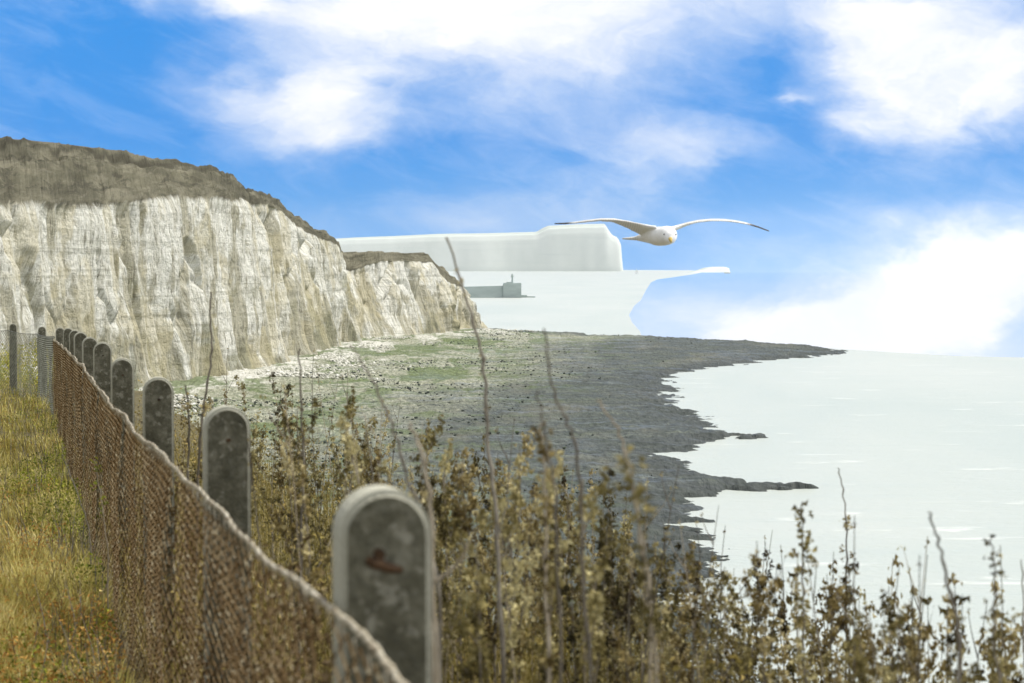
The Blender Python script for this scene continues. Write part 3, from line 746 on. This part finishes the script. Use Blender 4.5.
# ------------------------------------------------------------------ vegetation
def leafmat(name, stops, rough=.9, scale=3.0, trans=.18):
    m, t, b = mat(name)
    oi = t.node('ShaderNodeObjectInfo').outputs['Random']
    n = t.noise(geo_pos(t), scale, 3, .7); n2 = t.noise(geo_pos(t), scale * 14, 2, .6)
    f = t.m('ADD', t.m('MULTIPLY', n, .55), t.m('ADD', t.m('MULTIPLY', n2, .35), t.m('MULTIPLY_ADD', oi, .16, -.03)))
    c = t.ramp(f, stops); t.put(b.inputs['Base Color'], c); b.inputs['Roughness'].default_value = rough
    tr = t.node('ShaderNodeBsdfTranslucent'); t.put(tr.inputs[0], c)
    mx = t.node('ShaderNodeMixShader'); mx.inputs[0].default_value = trans
    t.l.new(b.outputs[0], mx.inputs[1]); t.l.new(tr.outputs[0], mx.inputs[2])
    out = [n for n in t.n if n.type == 'OUTPUT_MATERIAL'][0]; t.l.new(mx.outputs[0], out.inputs[0])
    return m
m_dry = leafmat('dry_leaf', [(.38, (.035, .025, .010)), (.455, (.125, .09, .03)), (.53, (.29, .225, .085)), (.60, (.58, .50, .27))])
m_dryg = leafmat('dry_olive_leaf', [(.38, (.03, .025, .010)), (.455, (.11, .090, .030)), (.53, (.27, .225, .085)), (.60, (.54, .48, .25))])
m_stem = leafmat('dry_stem', [(.30, (.06, .052, .04)), (.5, (.15, .13, .10)), (.7, (.32, .29, .23))], trans=.05)
m_pale = leafmat('pale_stem', [(.30, (.22, .18, .12)), (.5, (.34, .29, .21)), (.7, (.46, .41, .32))], trans=.05)
m_grass = leafmat('meadow_grass', [(.36, (.13, .09, .02)), (.44, (.36, .30, .07)), (.52, (.62, .53, .18)), (.61, (.88, .78, .42))], scale=1.2)
m_green = leafmat('green_leaf', [(.36, (.06, .075, .01)), (.45, (.21, .24, .025)), (.54, (.44, .43, .05)), (.63, (.60, .50, .12))], scale=2)
m_under = leafmat('undergrowth', [(.36, (.045, .036, .012)), (.45, (.14, .115, .03)), (.54, (.30, .24, .07)), (.62, (.46, .34, .12))], scale=1.6)

m_dead = leafmat('dead_growth', [(.30, (.055, .035, .016)), (.5, (.13, .09, .04)), (.7, (.26, .20, .10))], scale=2)
def leaf_arrays(cent, size, r, curl=.5, asp=.55):
    """curled two-quad leaves: centres (n,3), sizes (n)"""
    n = len(cent)
    a = r.normal(size=(n, 3)); a /= np.linalg.norm(a, axis=1)[:, None]
    c = r.normal(size=(n, 3)); c -= (c * a).sum(1)[:, None] * a; c /= np.linalg.norm(c, axis=1)[:, None]
    u = np.cross(a, c); s = size[:, None]; w = s * asp
    cu = r.uniform(.1, curl, (n, 1)) * s
    v = [cent - a * s * .5, cent - c * w * .5 + u * cu, cent + a * s * .5 - u * cu * .6, cent + c * w * .5 + u * cu * .8,
         cent + u * cu * .1]
    V = np.stack(v, 1).reshape(-1, 3)
    i = (np.arange(n) * 5)[:, None]
    Fc = np.concatenate([i + [0, 1, 4], i + [1, 2, 4], i + [2, 3, 4], i + [3, 0, 4]], 1).reshape(-1, 3)
    return V, Fc

def weed_meshes(h, r, kind, leafy=1.0, lean=.1):
    """stem mesh + leaf mesh of one dry plant, root at origin"""
    bm = bmesh.new(); ln = r.uniform(-lean, lean, 2); cents = []; sizes = []
    def stemline(p0, dirv, L, r0, nseg, wig):
        pts = [Vector(p0)]; d = Vector(dirv).normalized()
        for k in range(nseg):
            d = (d + Vector(r.normal(0, wig, 3)) + Vector((0, 0, .05))).normalized(); pts.append(pts[-1] + d * L / nseg)
        tube(bm, pts, [r0 * (1 - .75 * i / nseg) for i in range(nseg + 1)], 5); return pts
    def cluster(p, rad, n, sz):
        cents.append(np.array(p)[None] + r.normal(0, rad, (n, 3)) * [1, 1, .8]); sizes.append(r.uniform(.6, 1.3, n) * sz)
    main = stemline((0, 0, 0), (ln[0], ln[1], 1), h, .0042, 9, .05)
    def along(pts, f):
        f *= len(pts) - 1; i = min(int(f), len(pts) - 2); return pts[i].lerp(pts[i + 1], f - i)
    nb = {'spire': 5, 'bushy': 11, 'bare': 3}[kind]
    for b_ in range(nb):
        f = r.uniform(.3, .9); p = along(main, f); a = r.uniform(0, math.tau)
        el_ = r.uniform(1.0, 2.6); L = h * r.uniform(.12, .28) * (1.1 - f * .5)
        br = stemline(p, (math.cos(a), math.sin(a), el_), L, .0022, 5, .10)
        if kind != 'bare':
            for q in range(int(7 * leafy)):
                cluster(along(br, r.uniform(.15, 1)), .008, r.integers(6, 11), .017)
        else:
            cluster(br[-1], .006, 3, .012)
    if kind == 'spire':
        f = .32
        while f < 1.0:
            cluster(along(main, f) + Vector(r.normal(0, .007, 3)), .0075 + .006 * (1 - f), r.integers(8, 15), .017); f += r.uniform(.012, .048) / h
    elif kind == 'bushy':
        for q in range(int(26 * leafy)):
            cluster(along(main, r.uniform(.2, 1)) + Vector(r.normal(0, .015, 3)), .010, r.integers(6, 11), .018)
    else:
        for q in range(5): cluster(along(main, r.uniform(.4, 1)), .004, 2, .012)
    ms = bpy.data.meshes.new('stem'); bm.to_mesh(ms); bm.free()
    V_, F_ = leaf_arrays(np.concatenate(cents), np.concatenate(sizes), r)
    ml = np_mesh('leaves', V_, F_)
    return ms, ml

env_px = [150, 185, 215, 250, 300, 350, 400, 450, 500, 550, 600, 650, 700, 750, 800, 850, 900, 960, 1024, 1100]
env_py = [460, 430, 410, 374, 385, 405, 425, 440, 440, 460, 480, 520, 545, 548, 545, 560, 590, 585, 565, 560]
variants = []
vr = np.random.default_rng(21)
for k in range(14):
    kind = ['spire', 'bushy', 'spire', 'spire', 'bushy', 'spire', 'bare'][k % 7] if k != 11 else 'bare'
    ms, ml = weed_meshes(1.0, vr, kind, 1.0, .14)
    sm = m_stem if k % 3 else m_pale
    ms.materials.append(sm); ml.materials.append(m_dry if k % 2 else m_dryg)
    variants.append((kind, ms, ml))
protos = []
def to_px(x, y, z):
    X_, Y_, Z_ = x, y * math.cos(TH) - (z - EYE) * math.sin(TH), y * math.sin(TH) + (z - EYE) * math.cos(TH)
    return 512 + F * X_ / Y_, 341.5 - F * Z_ / Y_
GROUP = 'dry brown weeds crowding the cliff edge beyond the fence'
lab = {'spire': 'dry brown weed spire packed with curled leaves among the thicket beyond the fence',
       'bushy': 'bushy dry brown weed with branching leaf clusters among the thicket beyond the fence',
       'bare': 'thin bare dry stem standing among the brown weed thicket beyond the fence'}
grp = {'spire': 'leafy weed spires in the thicket', 'bushy': 'bushy weeds in the thicket', 'bare': 'bare stems in the thicket'}
count = 0
def copy_weed(vi, x, y, h, wide=None, label=None, group=None, rz=None, tilt=(0, 0)):
    kind, ms, ml = variants[vi]
    g = ground(x, y)
    root = empty('dry_weed', (x, y, g - .02)); root.rotation_euler = (tilt[0], tilt[1], random.uniform(0, math.tau) if rz is None else rz)
    w = wide or max(.65, min(1.0, h * .85)); root.scale = (w, w, h)
    tag(root, label or lab[kind], 'dry weed', group if label else grp[kind])
    for nm, me_ in (('stem', ms), ('leaves', ml)):
        c_ = bpy.data.objects.new(nm, me_); COL.objects.link(c_); c_.parent = root
    return root
for k in range(6000):
    if count >= 278: break
    uu = (random.uniform(178, 1070) - 512) / F
    lo_ = max(3.7 + random.random() * 1.2, .67 / (uu + .2444)); hi_ = min(18, 2.75 / (uu + .2444) + .4)
    if hi_ < lo_ + .3: continue
    y = random.uniform(lo_, hi_); x = uu * y
    g = ground(x, y)
    px, pyg = to_px(x, y, g)
    if px < 175 or px > 1060: continue
    if EYE - g > 3.0: continue
    vi = random.randrange(14); kd = variants[vi][0]
    tgt = np.interp(px, env_px, env_py) + abs(random.gauss(0, 1)) * 60 - 18 + {'bushy': 30, 'bare': -45, 'spire': 0}[kd]
    hgt = P(px, tgt, y).z - g
    if hgt < .38 or hgt > 1.9: continue
    copy_weed(vi, x, y, hgt); count += 1

# undergrowth: low leaves and grass nobody could count
def strip_points(n, seed, lo, hi, y0, y1, near_bias=.5):
    r = np.random.default_rng(seed); out = []
    while len(out) < n:
        y = 1 / r.uniform(1 / y1, 1 / y0) if r.random() < near_bias else r.uniform(y0, y1)
        x = fence_x(y) + r.uniform(lo, hi); out.append((x, y))
    return np.array(out), r
pts, r = strip_points(30000, 5, .05, 2.9, 2.6, 22)
gz = np.array([ground(a, c_) for a, c_ in pts]); keep = gz > EYE - 3.4
pts, gz = pts[keep], gz[keep]
hh_ = r.random(len(pts)) ** 1.4 * (.30 + .55 * vn(pts[:, 0] * 2.2, pts[:, 1] * 1.3, 77))
V_, F_ = leaf_arrays(np.c_[pts, gz + hh_], r.uniform(.014, .036, len(pts)), r, .45, .5)
tag(link('undergrowth', np_mesh('undergrowth', V_, F_), m_under), 'tangled low undergrowth beneath the dry weeds', 'undergrowth', kind='stuff')

def blades(name, pts, gz, hts, wid, m, r, lean=.5, label='', parent=None):
    n = len(pts); a = r.uniform(0, math.tau, n); d = np.c_[np.cos(a), np.sin(a), 0 * a]; s = np.c_[-np.sin(a), np.cos(a), 0 * a]
    base = np.c_[pts, gz]; ln = (r.uniform(.05, lean, n) * hts)[:, None]; h = hts[:, None]; w = wid[:, None]
    up = np.array([0, 0, 1.])
    mid = base + d * ln * .35 + up * h * .55; tip = base + d * ln + up * h
    V = np.stack([base - s * w, base + s * w, mid + s * w * .8, mid - s * w * .8, tip], 1).reshape(-1, 3)
    i = (np.arange(n) * 5)[:, None]
    F3 = np.concatenate([i + [0, 1, 2], i + [0, 2, 3], i + [3, 2, 4]], 1).reshape(-1, 3)
    o = link(name, np_mesh(name, V, F3), m)
    tag(o, label, 'grass', kind='stuff'); return o
r = np.random.default_rng(12)
# path side of the fence
N = 70000
y = 1 / r.uniform(1 / 42, 1 / 6.2, N); x = fence_x(y) - .03 - r.random(N) * (y * .1 + .3)
gz = np.array([ground(a, c_) for a, c_ in zip(x, y)])
patch = vn(x * 1.3, y * .5, 301)
blades('dry_grass', np.c_[x, y], gz - .01, r.uniform(.05, .30, N) * (.40 + 1.0 * patch * patch), r.uniform(.0012, .0042, N) * (1 + y / 30), m_grass, r, .9, 'dry yellow grass along the path side of the rusty fence')
N = 34000
y = 1 / r.uniform(1 / 40, 1 / 6.5, N)
x = fence_x(y) - .02 - np.abs(r.normal(0, .30, N)); gz = np.array([ground(a, c_) for a, c_ in zip(x, y)])
msk = vn(x * 2.1, y * .45, 311) > .42; x, y, gz = x[msk], y[msk], gz[msk]
sel = (y > 8.5) | (r.random(len(y)) < .35); x, y, gz = x[sel], y[sel], gz[sel]
V_, F_ = leaf_arrays(np.c_[x, y, gz + r.random(len(x)) ** 1.3 * .42 * vn(x * 3, y * .8, 315)], r.uniform(.010, .026, len(x)), r, .35, .6)
tag(link('green_groundcover', np_mesh('green_groundcover', V_, F_), m_green), 'low green leaves creeping up the foot of the rusty fence', 'ground cover', kind='stuff')
# rough grass through the weeds
# dead growth pressed against the back of the mesh
N = 30000
y = 1 / r.uniform(1 / 26, 1 / 1.2, N); x = fence_x(y) + .03 + r.random(N) * .28; gz = np.array([ground(a, c_) for a, c_ in zip(x, y)])
V_, F_ = leaf_arrays(np.c_[x, y, gz + r.random(N) ** 1.1 * 1.0 * (.45 + .6 * vn(y * 1.7, y * 0, 331))], r.uniform(.015, .035, N), r, .4, .45)
tag(link('dead_growth', np_mesh('dead_growth', V_, F_), m_dead), 'brown dead growth tangled behind the rusty wire mesh', 'dead growth', kind='stuff')
N = 26000
y = 1 / r.uniform(1 / 22, 1 / 2.6, N); x = fence_x(y) + .05 + r.random(N) * 2.6; gz = np.array([ground(a, c_) for a, c_ in zip(x, y)])
k_ = gz > EYE - 3; blades('rough_grass', np.c_[x, y][k_], gz[k_] - .01, r.uniform(.15, .6, k_.sum()), r.uniform(.0012, .0028, k_.sum()), m_under, r, .7, 'rough brown grass growing through the dry weeds')
# withered leaves and dead stalks among the path grass
m_rustl = leafmat('withered_leaf', [(.36, (.08, .04, .012)), (.45, (.28, .13, .035)), (.54, (.52, .28, .06)), (.63, (.64, .52, .20))], scale=3)
N = 15000
y = 1 / r.uniform(1 / 34, 1 / 6.4, N); x = fence_x(y) - .04 - r.random(N) * (y * .06 + .2)
gz = np.array([ground(a, c_) for a, c_ in zip(x, y)])
msk = (vn(x * 2.6, y * .7, 351) + np.clip((10 - y) * .06, 0, .2)) > .55; x, y, gz = x[msk], y[msk], gz[msk]
V_, F_ = leaf_arrays(np.c_[x, y, gz + .03 + r.random(len(x)) * .22], r.uniform(.010, .030, len(x)), r, .45, .3)
tag(link('withered_leaves', np_mesh('withered_leaves', V_, F_), m_rustl), 'rust brown withered leaves mixed through the path grass', 'withered leaves', kind='stuff')
N = 1300
y = 1 / r.uniform(1 / 36, 1 / 6.4, N); x = fence_x(y) - .04 - np.abs(r.normal(0, .35, N)); gz = np.array([ground(a, c_) for a, c_ in zip(x, y)])
blades('dead_stalks', np.c_[x, y], gz - .01, r.uniform(.12, .42, N), r.uniform(.0014, .003, N), m_stem, r, .8, 'thin dead stalks standing in the path grass')
# bushes behind the far fence
N = 16000
y = r.uniform(33.8, 46, N); x = -r.uniform(.2, .29, N) * y; gz = np.array([ground(a, c_) for a, c_ in zip(x, y)])
V_, F_ = leaf_arrays(np.c_[x, y, gz + r.random(N) * (.2 + .75 * vn(x * 1.1, y * .7, 321))], r.uniform(.03, .06, N), r, .35, .6)
tag(link('scrub', np_mesh('scrub', V_, F_), m_green), 'low olive green scrub behind the grey wire fence', 'scrub', kind='stuff')

# ---- single stems that stand out in the photograph
def lone(name, label, pts, rad, m, leaves=None, lm=None, seed=0, extra=None):
    """pts: (px, py, distance) from the foot upwards"""
    W_ = [P(*q) for q in pts]
    f = W_[0]; gz_ = ground(f.x, f.y)
    if f.z > gz_: W_ = [Vector((f.x, f.y, gz_ - .02))] + W_
    # smooth
    sm = []
    for i in range(len(W_) - 1):
        p0 = W_[max(i - 1, 0)]; p1 = W_[i]; p2 = W_[i + 1]; p3 = W_[min(i + 2, len(W_) - 1)]
        for k in range(6):
            u = k / 6; sm.append(.5 * ((2 * p1) + (p2 - p0) * u + (2 * p0 - 5 * p1 + 4 * p2 - p3) * u * u + (3 * p1 - p0 - 3 * p2 + p3) * u ** 3))
    sm.append(W_[-1])
    root = empty(name, (W_[0].x, W_[0].y, W_[0].z)); O = root.location.copy()
    tag(root, label, 'dry weed')
    bm = bmesh.new(); n = len(sm); r_ = np.random.default_rng(seed)
    sm = [q + Vector(r_.normal(0, .0018, 3)) for q in sm]
    tube(bm, [q - O for q in sm], [rad * (1 - .6 * i / (n - 1)) * (1 + .25 * (i % 4 == 0)) for i in range(n)], 6)
    for (i0, dx_, dz_, rr) in (extra or []):
        p = sm[min(i0, n - 1)]; tube(bm, [p - O, p - O + Vector((dx_ * .5, 0, dz_ * .6)), p - O + Vector((dx_, .0, dz_))], [rr, rr * .8, rr * .4], 5)
    bmo('stem', bm, m, root)
    if leaves:
        lo, hi, num, spread, size = leaves; c_ = []; s_ = []
        for q in range(num):
            i = r_.uniform(lo, hi) * (n - 1); p = np.array(sm[int(i)] - O) + r_.normal(0, spread, 3)
            k = r_.integers(4, 9); c_.append(p + r_.normal(0, size * .5, (k, 3))); s_.append(r_.uniform(.6, 1.3, k) * size)
        V_, F_ = leaf_arrays(np.concatenate(c_), np.concatenate(s_), r_)
        link('leaves', np_mesh('leaves', V_, F_), lm or m_dry, root)
lone('bare_stem', 'longest dark bare stem, its tip rising above the pale headland', [(503, 700, 4.4), (497, 540, 4.45), (488, 440, 4.5), (483, 360, 4.5), (468, 305, 4.5), (448, 237, 4.5)], .0058, m_stem, (.35, .95, 10, .004, .008), extra=[(12, .03, .09, .002)])
lone('bare_stem', 'blurred upright bare stem over the dark reef with its tip level with the far sea', [(590, 720, 3.4), (582, 560, 3.4), (578, 460, 3.4), (566, 420, 3.4), (552, 385, 3.4), (546, 328, 3.4)], .0038, m_stem)
lone('bare_stem', 'slanting grey bare stem crossing the chalk rubble left of the longest stem', [(440, 640, 3.8), (428, 540, 3.8), (408, 480, 3.8), (392, 425, 3.8), (372, 380, 3.8), (352, 345, 3.8)], .0040, m_stem)
lone('bare_stem', 'short slanting pale stem with its tip over the middle of the dark reef', [(650, 640, 3.6), (640, 540, 3.6), (628, 470, 3.6), (618, 430, 3.6), (597, 400, 3.6)], .0040, m_pale)
lone('bare_stem', 'dark thin stem standing in front of the chalk cliff left of the second post', [(196, 560, 8.2), (200, 440, 8.2), (205, 400, 8.2), (212, 350, 8.2), (210, 316, 8.2), (212, 292, 8.2)], .0068, m_stem, (.2, .5, 14, .012, .018))
lone('bare_stem', 'dark stem rising between the second and third posts', [(187, 520, 7.4), (189, 440, 7.4), (186, 385, 7.4)], .007, m_stem, (.4, .95, 10, .01, .016))
lone('bare_stem', 'straight grey stem beside the brown leafy spires left of the front post', [(300, 600, 6), (303, 480, 6), (302, 420, 6), (299, 350, 6)], .0056, m_stem, (.4, .8, 8, .008, .014))
lone('bare_stem', 'thin knotted stem rising alone against the white sea', [(846, 660, 6.5), (845, 600, 6.5), (847, 540, 6.5), (843, 490, 6.5), (838, 468, 6.5)], .0040, m_stem, (.45, .7, 12, .012, .014))
lone('bare_stem', 'bare leaning stem with a blurred tip against the white sea at the right', [(958, 690, 3.6), (957, 630, 3.6), (947, 580, 3.6), (938, 540, 3.6), (929, 512, 3.6)], .0042, m_stem)
lone('leafy_spire', 'tall dark leafy spire against the white sea, left of the knotted stem', [(806, 720, 4.8), (803, 640, 4.8), (803, 570, 4.8), (802, 503, 4.8)], .0035, m_stem, (.2, 1, 30, .010, .021), m_dryg)
lone('leafy_spire', 'blurred leafy spire nearest the lens, in front of the dark reef', [(655, 720, 2.9), (648, 600, 2.9), (640, 520, 2.9), (626, 452, 2.9)], .0030, m_pale, (.2, 1, 34, .008, .016), m_dryg)
lone('leafy_spire', 'thin leafy spire near the right border of the white sea', [(1000, 720, 4), (993, 640, 4), (995, 580, 4), (991, 538, 4)], .0030, m_stem, (.3, 1, 16, .007, .014), m_dryg)
lone('bare_stem', 'thin bare stem at the very right border', [(1024, 720, 5), (1023, 620, 5), (1022, 560, 5)], .0035, m_stem)
lone('bare_stem', 'pale forked twig curving up just right of the front post', [(432, 700, 3.0), (427, 600, 3.0), (446, 575, 3.0), (462, 560, 3.0), (470, 540, 3.0)], .0042, m_pale)
lone('bare_stem', 'thick blurred grey stalk rising right behind the front post', [(436, 720, 3.3), (432, 560, 3.3), (426, 470, 3.3), (410, 425, 3.3)], .0060, m_pale)
lone('leafy_spire', 'brown leafy spire left of the longest stem in front of the grey reef', [(508, 640, 6.2), (516, 500, 6.2), (522, 460, 6.2), (529, 433, 6.2)], .0040, m_stem, (.3, 1, 30, .010, .020))
lone('leafy_spire', 'blurred brown leafy spire just right of the longest stem', [(548, 700, 3.6), (545, 560, 3.6), (545, 480, 3.6), (540, 425, 3.6)], .0040, m_pale, (.3, 1, 30, .007, .016))
lone('bare_stem', 'blurred thin stem over the reef between two taller bare stems', [(560, 700, 3.4), (556, 520, 3.4), (548, 450, 3.4), (537, 392, 3.4)], .0034, m_stem)
lone('dead_stalk', 'dark dead stalk leaning on the path side of the rusty fence', [(92, 600, 10), (90, 540, 10), (80, 500, 10), (62, 455, 10)], .006, m_stem)
lone('dead_stalk', 'thin dead twig with curled leaves hooked on the rusty wire mesh', [(108, 560, 8.8), (104, 520, 8.8), (98, 480, 8.8), (95, 460, 8.8)], .004, m_pale, (.5, 1, 10, .012, .018), m_green)

# flowers at the fence foot
m_yel, t, b = mat('yellow_petals'); b.inputs['Base Color'].default_value = (.75, .55, .02, 1)
m_wht, t, b = mat('white_seed_head'); b.inputs['Base Color'].default_value = (.62, .62, .52, 1)
def flower(px, py, d, nm, label, m, rad):
    p = P(px, py, d); g = ground(p.x, p.y); root = empty(nm, (p.x, p.y, g)); tag(root, label, 'flower')
    bm = bmesh.new(); hgt = max(.05, p.z - g); tube(bm, [(0, 0, -.01), (.01, 0, hgt * .5), (0, 0, hgt)], .0025, 5); bmo('stem', bm, m_green, root)
    bm = bmesh.new()
    for ring, n_ in ((1, 16), (.66, 12)):
        for k in range(n_):
            a = k / n_ * math.tau; w_ = .16 * rad
            c_, s_ = math.cos(a), math.sin(a)
            vs = [bm.verts.new(q) for q in ((.1 * rad * c_, .1 * rad * s_, hgt), (ring * rad * c_ * .7 - w_ * s_, ring * rad * s_ * .7 + w_ * c_, hgt + .3 * rad * (1.4 - ring)),
                                            (ring * rad * c_, ring * rad * s_, hgt + .35 * rad * (1.5 - ring)), (ring * rad * c_ * .7 + w_ * s_, ring * rad * s_ * .7 - w_ * c_, hgt + .3 * rad * (1.4 - ring)))]
            bm.faces.new(vs)
    o = bmo('petals', bm, m, root)
    bm = bmesh.new(); bmesh.ops.create_icosphere(bm, subdivisions=2, radius=rad * .35, matrix=Matrix.Translation((0, 0, hgt + .1 * rad)))
    bmo('flower_centre', bm, m, root)
flower(109, 660, 8.1, 'yellow_flower', 'small yellow flower at the foot of the rusty fence', m_yel, .020)
flower(88, 667, 8.1, 'seed_head', 'round whitish seed head beside the yellow flower', m_wht, .016)

# ------------------------------------------------------------------ gull
m_gull, t, b = mat('gull_plumage')
gc = obj_co(t); gxx, gyy, gzz = t.xyz(gc)
ax_ = t.m('ABSOLUTE', gxx)
c = t.mix(t.step(t.noise(gc, 30, 3), .4, .6), (.82, .82, .79), (.86, .86, .84))
up = t.xyz(t.node('ShaderNodeNewGeometry').outputs['Normal'])[2]
inner = t.m('MULTIPLY', t.step(ax_, .085, .15), t.m('SUBTRACT', 1.0, t.step(ax_, .5, .58)))
c = t.mix(t.m('MULTIPLY', inner, .5), c, (.52, .50, .43))
c = t.mix(t.step(ax_, .54, .60), c, (.045, .045, .05))
c = t.mix(t.m('MULTIPLY', t.m('SUBTRACT', 1.0, t.step(gzz, -.062, -.03)), .5), c, (.55, .48, .28))
fe = t.node('ShaderNodeTexWave', wave_type='BANDS', bands_direction='X'); t.put(fe.inputs['Vector'], gc)
fe.inputs['Scale'].default_value = 22; fe.inputs['Distortion'].default_value = 3
c = t.mix(t.m('MULTIPLY', t.m('MULTIPLY', t.step(fe.outputs[1], .3, .8), t.step(ax_, .1, .16)), .35), c, (.33, .30, .24))
t.put(b.inputs['Base Color'], c); b.inputs['Roughness'].default_value = .8
def ring_loft(bm, rings):
    R = [[bm.verts.new(p) for p in ring] for ring in rings]; n = len(R[0])
    for a, c_ in zip(R[:-1], R[1:]):
        for k in range(n): bm.faces.new((a[k], a[(k + 1) % n], c_[(k + 1) % n], c_[k]))
    bm.faces.new(R[0][::-1]); bm.faces.new(R[-1])
gull = empty('seagull', P(660, 236, 12.8)); tag(gull, 'white seagull gliding towards the camera with dark wing tips spread wide', 'seagull')
bm = bmesh.new()
body = [(-.19, .24, -.014, .060, .007), (-.135, .17, -.012, .036, .014), (-.09, .12, -.006, .042, .032), (-.045, .06, 0, .066, .050), (-.01, 0, -.002, .084, .061), (.015, -.07, -.002, .082, .061),
        (.035, -.13, .002, .068, .060), (.043, -.18, .0, .052, .053), (.045, -.225, -.006, .045, .047), (.045, -.255, -.016, .030, .033), (.045, -.27, -.024, .010, .012)]
rings = []
for i, (x, y, z, a, c_) in enumerate(body):
    i0 = body[max(i - 1, 0)]; i1 = body[min(i + 1, len(body) - 1)]
    d = Vector((i1[0] - i0[0], i1[1] - i0[1], 0)).normalized(); s = Vector((-d.y, d.x, 0))
    rings.append([Vector((x, y, z)) + s * a * math.cos(q / 20 * math.tau) + Vector((0, 0, 1)) * c_ * math.sin(q / 20 * math.tau) for q in range(20)])
ring_loft(bm, rings)
def wing(pts):
    rings = []
    for (x, y, z, ch, th, pitch) in pts:
        ring = []
        for q in range(16):
            a = q / 16 * math.tau; u = math.cos(a) * ch / 2; v = math.sin(a) * th / 2 * (1 - .35 * math.cos(a)) + .06 * ch * (1 - math.cos(a) ** 2)
            # chord runs along y (leading edge towards the viewer, -y), pitched up at the front
            ring.append((x, y + u * math.cos(pitch), z - u * math.sin(pitch) + v))
        rings.append(ring)
    ring_loft(bm, rings)
wing([(-.03, .0, .022, .22, .026, .30), (-.08, -.005, .028, .21, .024, .34), (-.15, -.02, .048, .195, .020, .30), (-.22, -.04, .072, .18, .017, .20), (-.30, -.05, .093, .155, .015, .08), (-.38, -.04, .097, .14, .013, .04),
      (-.46, -.01, .090, .115, .012, .02), (-.54, .04, .082, .085, .011, .02), (-.61, .09, .079, .055, .010, .0), (-.675, .14, .081, .014, .008, 0)])
wing([(.05, .0, .026, .21, .026, .12), (.11, -.01, .046, .19, .020, .10), (.17, -.03, .068, .175, .016, .06), (.24, -.045, .086, .155, .014, 0), (.32, -.05, .094, .145, .013, -.0), (.40, -.035, .095, .125, .012, -.02),
      (.48, -.005, .088, .105, .012, -.03), (.56, .04, .076, .08, .011, -.03), (.64, .09, .056, .05, .010, 0), (.72, .15, .032, .012, .008, 0)])
gb = bmo('body', bm, m_gull, gull, smooth=True)
rm = gb.modifiers.new('remesh', 'REMESH'); rm.mode = 'VOXEL'; rm.voxel_size = .0055; rm.use_smooth_shade = True
m_beak, t, b = mat('beak_yellow'); b.inputs['Base Color'].default_value = (.50, .38, .12, 1)
m_eye, t, b = mat('dark_eye'); b.inputs['Base Color'].default_value = (.02, .02, .02, 1); b.inputs['Roughness'].default_value = .2
bm = bmesh.new(); tube(bm, [(.045, -.258, -.020), (.046, -.285, -.028), (.046, -.305, -.037), (.046, -.312, -.046)], [.014, .011, .008, .003], 8); bmo('beak', bm, m_beak, gull, smooth=True)
for s in (-1, 1):
    bm = bmesh.new(); bmesh.ops.create_icosphere(bm, subdivisions=2, radius=.0055, matrix=Matrix.Translation((.045 + s * .036, -.236, .006))); bmo('eye', bm, m_eye, gull, smooth=True)
for (px, py, d, rz, lb) in ((333.5, 82, 1000, .6, 'distant bird speck below the left cloud bank'), (557, 63, 1200, 1.2, 'distant bird speck in the white cloud above the headland'), (1018, 94, 1100, .3, 'distant bird speck near the upper right border')):
    o = empty('seagull', P(px, py, d), rz); tag(o, lb, 'seagull')
    c_ = bpy.data.objects.new('body', gb.data); COL.objects.link(c_); c_.parent = o

# ------------------------------------------------------------------ sea air
mh = bpy.data.materials.new('sea_haze'); mh.use_nodes = True
t = NT(mh.node_tree); out = t.node('ShaderNodeOutputMaterial'); pv = t.node('ShaderNodeVolumePrincipled')
pv.inputs['Color'].default_value = (.93, .97, .97, 1); pv.inputs['Density'].default_value = 2.1e-5; pv.inputs['Anisotropy'].default_value = .1
t.l.new(pv.outputs[0], out.inputs['Volume'])
bm = bmesh.new(); box(bm, -7500, 4500, -80, 12700, -4.5, 330); o = bmo('haze', bm, mh); tag(o, 'thin pale sea haze', kind='stuff')
